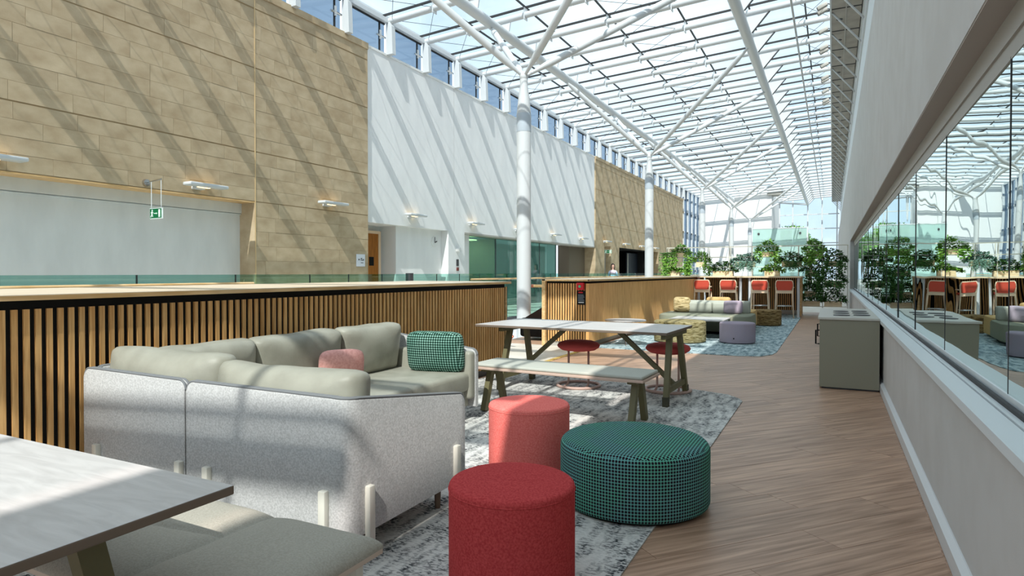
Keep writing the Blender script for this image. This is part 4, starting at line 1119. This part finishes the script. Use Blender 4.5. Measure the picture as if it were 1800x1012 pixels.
def leaf(p, d, u, L, W):
    d = d.normalized(); s = d.cross(u)
    if s.length < 1e-3: s = d.cross(Vector((1, 0, 0)))
    s.normalize(); n = s.cross(d)
    a = p; m = p + d * L * 0.5; t = p + d * L - n * L * 0.12
    return [tuple(a), tuple(m + s * W / 2 + n * W * 0.12), tuple(m), tuple(m - s * W / 2 + n * W * 0.12), tuple(t)], [(0, 1, 2), (0, 2, 3), (1, 4, 2), (2, 4, 3)]
def foliage(rr, x0, x1, y, z, kind, trail, dens=1.0, hmax=0.26):
    V, F = [], []
    def put(g):
        o = len(V); V.extend(g[0]); F.extend([tuple(i + o for i in q) for q in g[1]])
    W_ = x1 - x0
    n = int(420 * dens * max(W_, 0.35))
    for _ in range(n):
        px = rr.uniform(x0 - 0.06, x1 + 0.06); f = 1 - abs((px - (x0 + x1) / 2) / (W_ / 2 + 0.08)) ** 2
        pz = z + rr.uniform(0.0, 1.0) ** 0.8 * hmax * max(0.15, f); py = y + rr.uniform(-0.17, 0.17)
        if kind == 'spear':
            d = Vector((rr.uniform(-.7, .7), rr.uniform(-.7, .7), rr.uniform(0.3, 1))); put(leaf(Vector((px, py, pz - 0.03)), d, Vector((0, 0, 1)), rr.uniform(0.12, 0.2), 0.035))
        else:
            d = Vector((rr.uniform(-1, 1), rr.uniform(-1, 0.6), rr.uniform(-0.5, 0.6))); put(leaf(Vector((px, py, pz)), d, Vector((rr.uniform(-.4, .4), rr.uniform(-.4, .4), 1)), rr.uniform(0.06, 0.11), rr.uniform(0.05, 0.085)))
    for tx, tl, td in trail:
        nv = int(42 * td)
        for _ in range(nv):
            px = tx + rr.gauss(0, 0.075); py = y - 0.15 - rr.uniform(0, 0.08); L = tl * rr.uniform(0.5, 1.0); q = 0.0
            while q < L:
                sz = rr.uniform(0.03, 0.05) if kind == 'string' else rr.uniform(0.05, 0.085)
                d = Vector((rr.uniform(-1, 1), rr.uniform(-0.9, 0.3), rr.uniform(-1, 0.1)))
                put(leaf(Vector((px + rr.uniform(-.03, .03), py + rr.uniform(-.03, .03), z + 0.03 - q)), d, Vector((0, -0.6, 1)), sz, sz * 0.75)); q += sz * 1.1
    return V, F
# (column, x0, x1, shelf z, kind, material, trails, label)
PL_ = [
 (-4.78, -4.46, 1.81, 'pothos', 'leaf1', [(-5.12, 0.95, 1.2), (-4.85, 0.55, 1.0), (-4.35, 0.5, .8)], 0.30, 'trailing pothos in a birch box, top left of the white plant rack'),
 (-5.05, -4.66, 1.19, 'pothos', 'leaf1', [], 0.16, 'low leafy plant in a birch box, bottom left corner of the plant rack'),
 (-4.10, -3.80, 1.495, 'spear', 'leaf1', [(-4.38, 0.6, 1.6), (-3.72, 0.45, .7)], 0.34, 'spiky plant with a long left trail, above the second red bar stool gap'),
 (-3.55, -2.92, 1.19, 'pothos', 'leaf2', [], 0.36, 'bushy plant in the widest birch box, above the second red bar stool'),
 (-2.86, -2.24, 1.495, 'string', 'leaf3', [(-2.62, 0.34, 1.5), (-2.36, 0.34, 1.5), (-2.75, .25, .6)], 0.28, 'grey-green string plant spilling down to the counter in the middle of the rack'),
 (-2.08, -1.62, 1.81, 'pothos', 'leaf1', [(-2.10, 0.3, .6), (-1.60, 0.6, 1.0)], 0.40, 'tall bright pothos mound rising above the middle of the rack'),
 (-1.95, -1.50, 1.19, 'pothos', 'leaf1', [], 0.22, 'bright bushy plant in a birch box directly above the third red bar stool'),
 (-1.44, -0.86, 1.495, 'string', 'leaf2', [(-1.25, 0.34, .9), (-0.95, 0.3, .8), (-1.1, .34, .7)], 0.34, 'dark trailing plant with blue-grey tips above the fourth red bar stool'),
 (-0.72, -0.30, 1.81, 'pothos', 'leaf1', [(-0.62, 0.5, 1.2), (-0.35, 0.3, .5)], 0.40, 'bright round pothos crown on the tall part of the rack, right of the counter'),
 (-0.76, -0.36, 1.185, 'pothos', 'leaf2', [(-0.36, 0.75, 1.4), (-0.66, 0.4, .7)], 0.36, 'dark trailing plant at counter height just right of the counter end'),
 (-0.78, -0.42, 0.555, 'spear', 'leaf2', [(-0.36, 0.3, .8)], 0.30, 'dark plant below counter height right of the counter end'),
 (-0.82, -0.34, 0.25, 'spear', 'leaf2', [], 0.26, 'lowest dark plant right of the counter end, near the floor'),
 (-0.22, 0.27, 1.495, 'pothos', 'leaf2', [(-0.12, 0.4, .9), (0.2, 0.4, .9)], 0.40, 'big dark pothos at the top of the rack beside the window wall'),
 (-0.22, 0.27, 0.865, 'pothos', 'leaf2', [(-0.1, 0.3, .8), (0.2, 0.3, .8)], 0.42, 'dark leafy plant at mid height of the rack beside the window wall'),
 (-0.22, 0.27, 0.25, 'pothos', 'leaf2', [], 0.40, 'dark leafy plant low on the rack beside the window wall'),
]
for n_, (x0, x1, z, kd, mt, tr, hm_, lab) in enumerate(PL_):
    rr = random.Random(100 + n_)
    t = thing('potted_plant', lab, 'plant', ((x0 + x1) / 2, YP, z), group='potted plants on the white rack')
    bx = box(x0, x1, YP - 0.13, YP + 0.13, z, z + 0.16)
    inner = box(x0 + 0.012, x1 - 0.012, YP - 0.118, YP + 0.118, z + 0.14, z + 0.165)
    part(t, 'planter_box', bx, 'birch'); part(t, 'soil', inner, 'bark')
    part(t, 'foliage', foliage(rr, x0 - 0.08, x1 + 0.08, YP - 0.02, z + 0.14, kd, tr, 1.9, hm_), mt, kind='stuff')

# ------------------------------------------------------------------ glass screen beyond the rack
gs = thing('glass_screen', 'free-standing teal glass screen beyond the plant rack', 'screen', (-2.9, 42, 0))
part(gs, 'pane', box(-4.45, -1.39, 42.0, 42.03, 0.02, 4.0), 'teal')
for q_ in (box(-4.5, -4.45, 41.98, 42.05, 0, 4.05), box(-1.39, -1.34, 41.98, 42.05, 0, 4.05), box(-4.45, -1.39, 41.98, 42.05, 4.0, 4.05)): part(gs, 'frame_bar', q_, 'sill')
for x in (-4.1, -1.75): part(gs, 'fixing', xf(lathe([(0, 0), (0.07, 0), (0.07, 0.03), (0, 0.03)], 14), rotx=PI / 2, loc=(x, 41.99, 3.7)), 'darkgrey')

# trees outside the end window
def tree(x, y, h, r_, seed, lab):
    rr = random.Random(seed); t = thing('tree', lab, 'tree', (x, y, 0))
    part(t, 'trunk', path_tube([(x, y, 0), (x + 0.1, y, h * 0.4), (x, y, h * 0.8)], [0.22, 0.16, 0.06], 8), 'bark', True)
    V, F = [], []
    for _ in range(2600):
        a = Vector((rr.gauss(0, 1), rr.gauss(0, 1), rr.gauss(0, 1))).normalized() * r_ * rr.uniform(0.35, 1) ** 0.5
        g = leaf(Vector((x, y, h * 0.72)) + Vector((a.x, a.y, a.z * 0.9)), Vector((rr.uniform(-1, 1), rr.uniform(-1, 1), rr.uniform(-1, .6))), Vector((0, 0, 1)), 0.34, 0.22)
        o = len(V); V += g[0]; F += [tuple(i + o for i in q) for q in g[1]]
    part(t, 'foliage', (V, F), 'leaf1', kind='stuff')
tree(-4.2, 80, 7.0, 2.0, 5, 'green tree outside the end window beyond the glass screen, left')
tree(-2.4, 84, 5.6, 1.5, 6, 'smaller green tree outside the end window, right of the taller tree')
structure('ground', box(-60, 60, 71.6, 140, -0.5, -0.05), plain('outside_paving', srgb(170, 168, 160), 0.9))

# ------------------------------------------------------------------ wall lamps
WLL = ['white shelf lamp on the stone wall, at the left edge', 'white shelf lamp on the stone wall above the shutter recess, by the exit sign', 'white shelf lamp glowing warm on the stone wall between recess and white block',
       'white shelf lamp on the white block, nearest the stone wall', 'white shelf lamp on the white block, above the lift', 'white shelf lamp on the white block, beside the nearest column',
       'white shelf lamp on the white block, right of the nearest column', 'white shelf lamp at the far end of the white block', 'white shelf lamp on the far stone wall, above the green exit sign',
       'white shelf lamp on the far stone wall, over the dark doorway', 'white shelf lamp on the far stone wall, right part of the dark doorway', 'white shelf lamp on the far stone wall, behind the second column']
L0 = None
for k in range(12):
    yl = 4.75 + 3.5 * k
    xw = XW if Y1 < yl < Y2 else XL
    loc = (xw, yl, 2.98 if k else 2.98)
    if L0 is None:
        L0 = thing('wall_lamp', WLL[k], 'lamp', loc, group='white shelf lamps along the left wall')
        lpart(L0, 'shade', rbox(0.06, 0.30, -0.42, 0.42, -0.03, 0.035, 0.02, 3), 'steel', 'auto')
        lpart(L0, 'bracket', rbox(0.0, 0.12, -0.20, 0.02, -0.075, -0.02, 0.012), 'steel', 'auto')
        lpart(L0, 'diffuser', box(0.07, 0.14, -0.16, 0.12, -0.036, -0.031), 'lampwarm')
        lpart(L0, 'diffuser', box(0.07, 0.13, -0.3, 0.3, 0.036, 0.041), 'lampwarm')
    else: dup(L0, loc, label=WLL[k])

# exit signs
def exit_sign(label, x, y, z, w, h, hang=True):
    t = thing('exit_sign', label, 'sign', (x, y, z))
    part(t, 'panel', rbox(x - w / 2, x + w / 2, y - 0.012, y + 0.012, z - h / 2, z + h / 2, 0.004), 'white_sign')
    part(t, 'green_field', box(x - w / 2 + 0.012, x + w / 2 - 0.012, y - 0.016, y - 0.012, z - h / 2 + 0.012, z + h / 2 - 0.012), 'green_sign')
    u = h
    def pl(pts): return [(x + a * w, z + b * h) for a, b in pts]
    fig = [plate(pl(q), y - 0.019, y - 0.016) for q in (
        [(-0.36, 0.12), (-0.26, 0.16), (-0.24, -0.08), (-0.33, -0.06)], [(-0.33, -0.04), (-0.25, -0.06), (-0.36, -0.36), (-0.42, -0.34)],
        [(-0.31, -0.04), (-0.25, -0.06), (-0.20, -0.30), (-0.26, -0.32)], [(-0.38, 0.02), (-0.35, 0.14), (-0.28, 0.16), (-0.30, 0.08)], [(-0.28, 0.14), (-0.20, 0.02), (-0.16, 0.05), (-0.25, 0.17)])]
    hd = xf(lathe([(0, 0), (0.05 * h * 2, 0), (0.05 * h * 2, 0.003), (0, 0.003)], 12), rotx=PI / 2, loc=(x - 0.27 * w, y - 0.016, z + 0.27 * h))
    part(t, 'running_figure', join(*fig, hd), 'white_sign')
    part(t, 'arrow', join(plate(pl([(-0.12, -0.03), (0.12, -0.03), (0.12, 0.03), (-0.12, 0.03)]), y - 0.019, y - 0.016), plate(pl([(0.06, 0.1), (0.14, 0.0), (0.06, -0.1), (0.10, 0.0)]), y - 0.019, y - 0.016)), 'white_sign')
    part(t, 'door_symbol', plate(pl([(0.24, -0.36), (0.38, -0.36), (0.38, 0.36), (0.24, 0.36)]), y - 0.019, y - 0.016), 'white_sign')
    if hang:
        for dx in (-0.40, 0.40): part(t, 'hanger', tube((x + dx * w, y, z + h / 2), (x + dx * w, y, z + 0.58), 0.006, n=6), 'sill')
        part(t, 'bracket_arm', tube((XL + 0.01, y, z + 0.56), (x + 0.42 * w, y, z + 0.60), 0.011, n=8), 'chrome')
        part(t, 'wall_rose', xf(lathe([(0, 0), (0.07, 0), (0.06, 0.05), (0, 0.06)], 18), roty=PI / 2, loc=(XL, y, z + 0.56)), 'chrome', 'auto')
    return t
exit_sign('green running-man exit sign hanging from a bracket above the shutter recess', -10.70, 7.15, 2.35, 0.34, 0.19)
exit_sign('green exit sign on the far stone wall beside the grey door', -10.85, 32.9, 2.44, 0.40, 0.19, False)

# paper sign by the orange door, small fittings on the white walls
ps = thing('paper_sign', 'white paper sign with black marks on the stone wall beside the orange door', 'sign', (XL + 0.01, 12.95, 1.62))
part(ps, 'sheet', box(XL + 0.004, XL + 0.012, 12.76, 13.10, 1.46, 1.78), 'paper')
part(ps, 'marks', join(box(XL + 0.012, XL + 0.014, 12.84, 12.88, 1.62, 1.66), box(XL + 0.012, XL + 0.014, 12.93, 12.95, 1.61, 1.68), box(XL + 0.012, XL + 0.014, 12.95, 12.99, 1.66, 1.68), box(XL + 0.012, XL + 0.014, 12.97, 13.0, 1.61, 1.645), box(XL + 0.012, XL + 0.014, 13.02, 13.05, 1.61, 1.66), box(XL + 0.012, XL + 0.014, 12.93, 13.03, 1.55, 1.565)), 'black', kind='stuff')
cl = thing('wall_clock', 'pale wall fitting with a dark bent hand on the white inner wall', 'clock', (-11.30, 17.0, 2.35))
part(cl, 'face', xf(lathe([(0, 0), (0.17, 0), (0.17, 0.02), (0, 0.025)], 28), roty=PI / 2, loc=(-11.32, 16.85, 2.28)), 'white', 'auto')
part(cl, 'hand', join(box(-11.295, -11.288, 16.82, 16.845, 2.25, 2.43), beam((-11.29, 16.83, 2.26), (-11.29, 16.95, 2.30), 0.02, 0.03)), 'darkgrey')
one('wall_sensor', xf(lathe([(0, 0), (0.09, 0), (0.08, 0.12), (0, 0.14)], 20), roty=PI / 2, loc=(XW + 0.01, 17.78, 2.05)), 'white', 'round white sounder on the white pier beside the lift', 'sensor', (XW + 0.01, 17.78, 2.05), 'auto')
one('keypad', rbox(XW + 0.01, XW + 0.03, 17.72, 17.86, 1.52, 1.74, 0.006), 'darkgrey', 'dark lift keypad on the white pier', 'keypad', (XW + 0.02, 17.78, 1.6))
one('call_point', rbox(XW + 0.01, XW + 0.04, 17.73, 17.86, 1.36, 1.47, 0.01), plain('dull_red', srgb(126, 58, 48), 0.5), 'small dull red call point under the lift keypad', 'call point', (XW + 0.02, 17.78, 1.4))

# ------------------------------------------------------------------ person on the far walkway
def person(x, y):
    t = thing('person', 'person in a pale pink top and light blue sleeves on the far walkway', 'person', (x, y, 0))
    J = {'pelvis': (0, 0, .92, .135), 'belly': (0, .0, 1.06, .125), 'chest': (0, 0, 1.26, .14), 'neck0': (0, 0, 1.42, .06), 'neck': (0, -.01, 1.47, .05), 'head0': (0, -.02, 1.55, .078), 'head1': (0, -.02, 1.64, .082), 'crown': (0, -.01, 1.69, .055),
         'shL': (-.15, 0, 1.38, .06), 'elL': (-.22, -.03, 1.12, .042), 'wrL': (-.10, -.24, 1.06, .028), 'haL': (-.05, -.30, 1.07, .032),
         'shR': (.15, 0, 1.38, .06), 'elR': (.22, -.03, 1.12, .042), 'wrR': (.10, -.24, 1.06, .028), 'haR': (.05, -.30, 1.07, .032),
         'hipL': (-.09, 0, .86, .095), 'knL': (-.10, -.01, .48, .06), 'anL': (-.10, .01, .09, .04), 'toL': (-.11, -.13, .035, .035),
         'hipR': (.09, 0, .86, .095), 'knR': (.10, -.01, .48, .06), 'anR': (.10, .01, .09, .04), 'toR': (.11, -.13, .035, .035)}
    E_ = [('pelvis', 'belly'), ('belly', 'chest'), ('chest', 'neck0'), ('neck0', 'neck'), ('neck', 'head0'), ('head0', 'head1'), ('head1', 'crown')]
    for s in 'LR':
        E_ += [('chest', 'sh' + s), ('sh' + s, 'el' + s), ('el' + s, 'wr' + s), ('wr' + s, 'ha' + s), ('pelvis', 'hip' + s), ('hip' + s, 'kn' + s), ('kn' + s, 'an' + s), ('an' + s, 'to' + s)]
        sg = -1 if s == 'L' else 1
        for f in range(4):
            n0, n1 = 'f%s%d' % (s, f), 'g%s%d' % (s, f)
            bx_, by_, bz_, _ = J['ha' + s]
            J[n0] = (bx_ - sg * 0.035, by_ - 0.02, bz_ + 0.028 - 0.019 * f, .009); J[n1] = (bx_ - sg * (0.062 + (0.008 if f in (1, 2) else 0)), by_ + 0.005, bz_ + 0.026 - 0.019 * f, .008)
            E_ += [('ha' + s, n0), (n0, n1)]
        J['t' + s] = (J['ha' + s][0] - sg * 0.01, J['ha' + s][1] + 0.01, J['ha' + s][2] + 0.055, .010); E_.append(('ha' + s, 't' + s))
    names = list(J); me = bpy.data.meshes.new('body')
    me.from_pydata([J[n][:3] for n in names], [(names.index(a), names.index(b)) for a, b in E_], [])
    o = bpy.data.objects.new('body', me); COL.objects.link(o)
    md = o.modifiers.new('skin', 'SKIN'); md.use_smooth_shade = True
    for i, n in enumerate(names):
        sv = me.skin_vertices[0].data[i]; r_ = J[n][3]; sv.radius = (r_, r_ * (0.78 if n in ('chest', 'belly', 'pelvis') else 1.0)); sv.use_root = (i == 0)
    o.modifiers.new('sub', 'SUBSURF').levels = 1
    dg = bpy.context.evaluated_depsgraph_get(); m2 = bpy.data.meshes.new_from_object(o.evaluated_get(dg))
    bpy.data.objects.remove(o)
    for mm in (plain('skin', srgb(214, 166, 146), 0.6), plain('pink_top', srgb(228, 206, 220), 0.9), plain('blue_sleeve', srgb(178, 200, 230), 0.9), plain('dark_trousers', srgb(52, 54, 66), 0.9)): m2.materials.append(mm)
    for p in m2.polygons:
        c = p.center; p.use_smooth = True
        if c.z > 1.45 or (c.y < -.2 and c.z > 1.0): p.material_index = 0
        elif c.z < .92: p.material_index = 3
        elif abs(c.x) > .145: p.material_index = 2
        else: p.material_index = 1
    m2.name = 'body'
    b = obj('body', m2, None, t)
    hv = lathe([(0.0, 0.12), (0.05, 0.112), (0.088, 0.07), (0.098, 0.01), (0.10, -0.06), (0.085, -0.16), (0.07, -0.17)], 20)
    hv = ([(vx, vy * 1.0 + 0.022, vz) for vx, vy, vz in hv[0]], [f for f in hv[1]])
    keep = [f for f in hv[1] if not (sum(hv[0][i][1] for i in f) / len(f) < -0.035 and sum(hv[0][i][2] for i in f) / len(f) < 0.065)]
    lpart(t, 'hair', xf((hv[0], keep), loc=(0, -0.01, 1.62)), plain('dark_hair', srgb(46, 30, 26), 0.6), True)
    for s in (-1, 1):
        lpart(t, 'eye', lathe([(0, -0.01), (0.009, 0), (0, 0.01)], 8, (s * 0.03, -0.098, 1.615)), 'black')
    lpart(t, 'nose', xf(lathe([(0.014, -0.012), (0.010, 0.005), (0, 0.03)], 8), loc=(0, -0.102, 1.58)), plain('nose_skin', srgb(206, 156, 138), 0.6), True)
    lpart(t, 'mouth', box(-0.022, 0.022, -0.098, -0.09, 1.545, 1.553), plain('lips', srgb(170, 90, 90), 0.6))
    return t
pp_ = person(-9.45, 29.4); pp_.rotation_euler = (0, 0, 0.35)
one('folder', xf(rbox(-0.13, 0.13, -0.012, 0.012, -0.09, 0.09, 0.004), rotz=0.35, rotx=-0.3, loc=(-9.45 + 0.135, 29.4 - 0.36, 1.10)), plain('folder_blue', srgb(176, 206, 232), 0.7), 'light blue folder held by the person on the far walkway', 'folder', (-9.33, 29.04, 1.0))

# name repeats follow Blender's own suffixes; lights that the room itself has
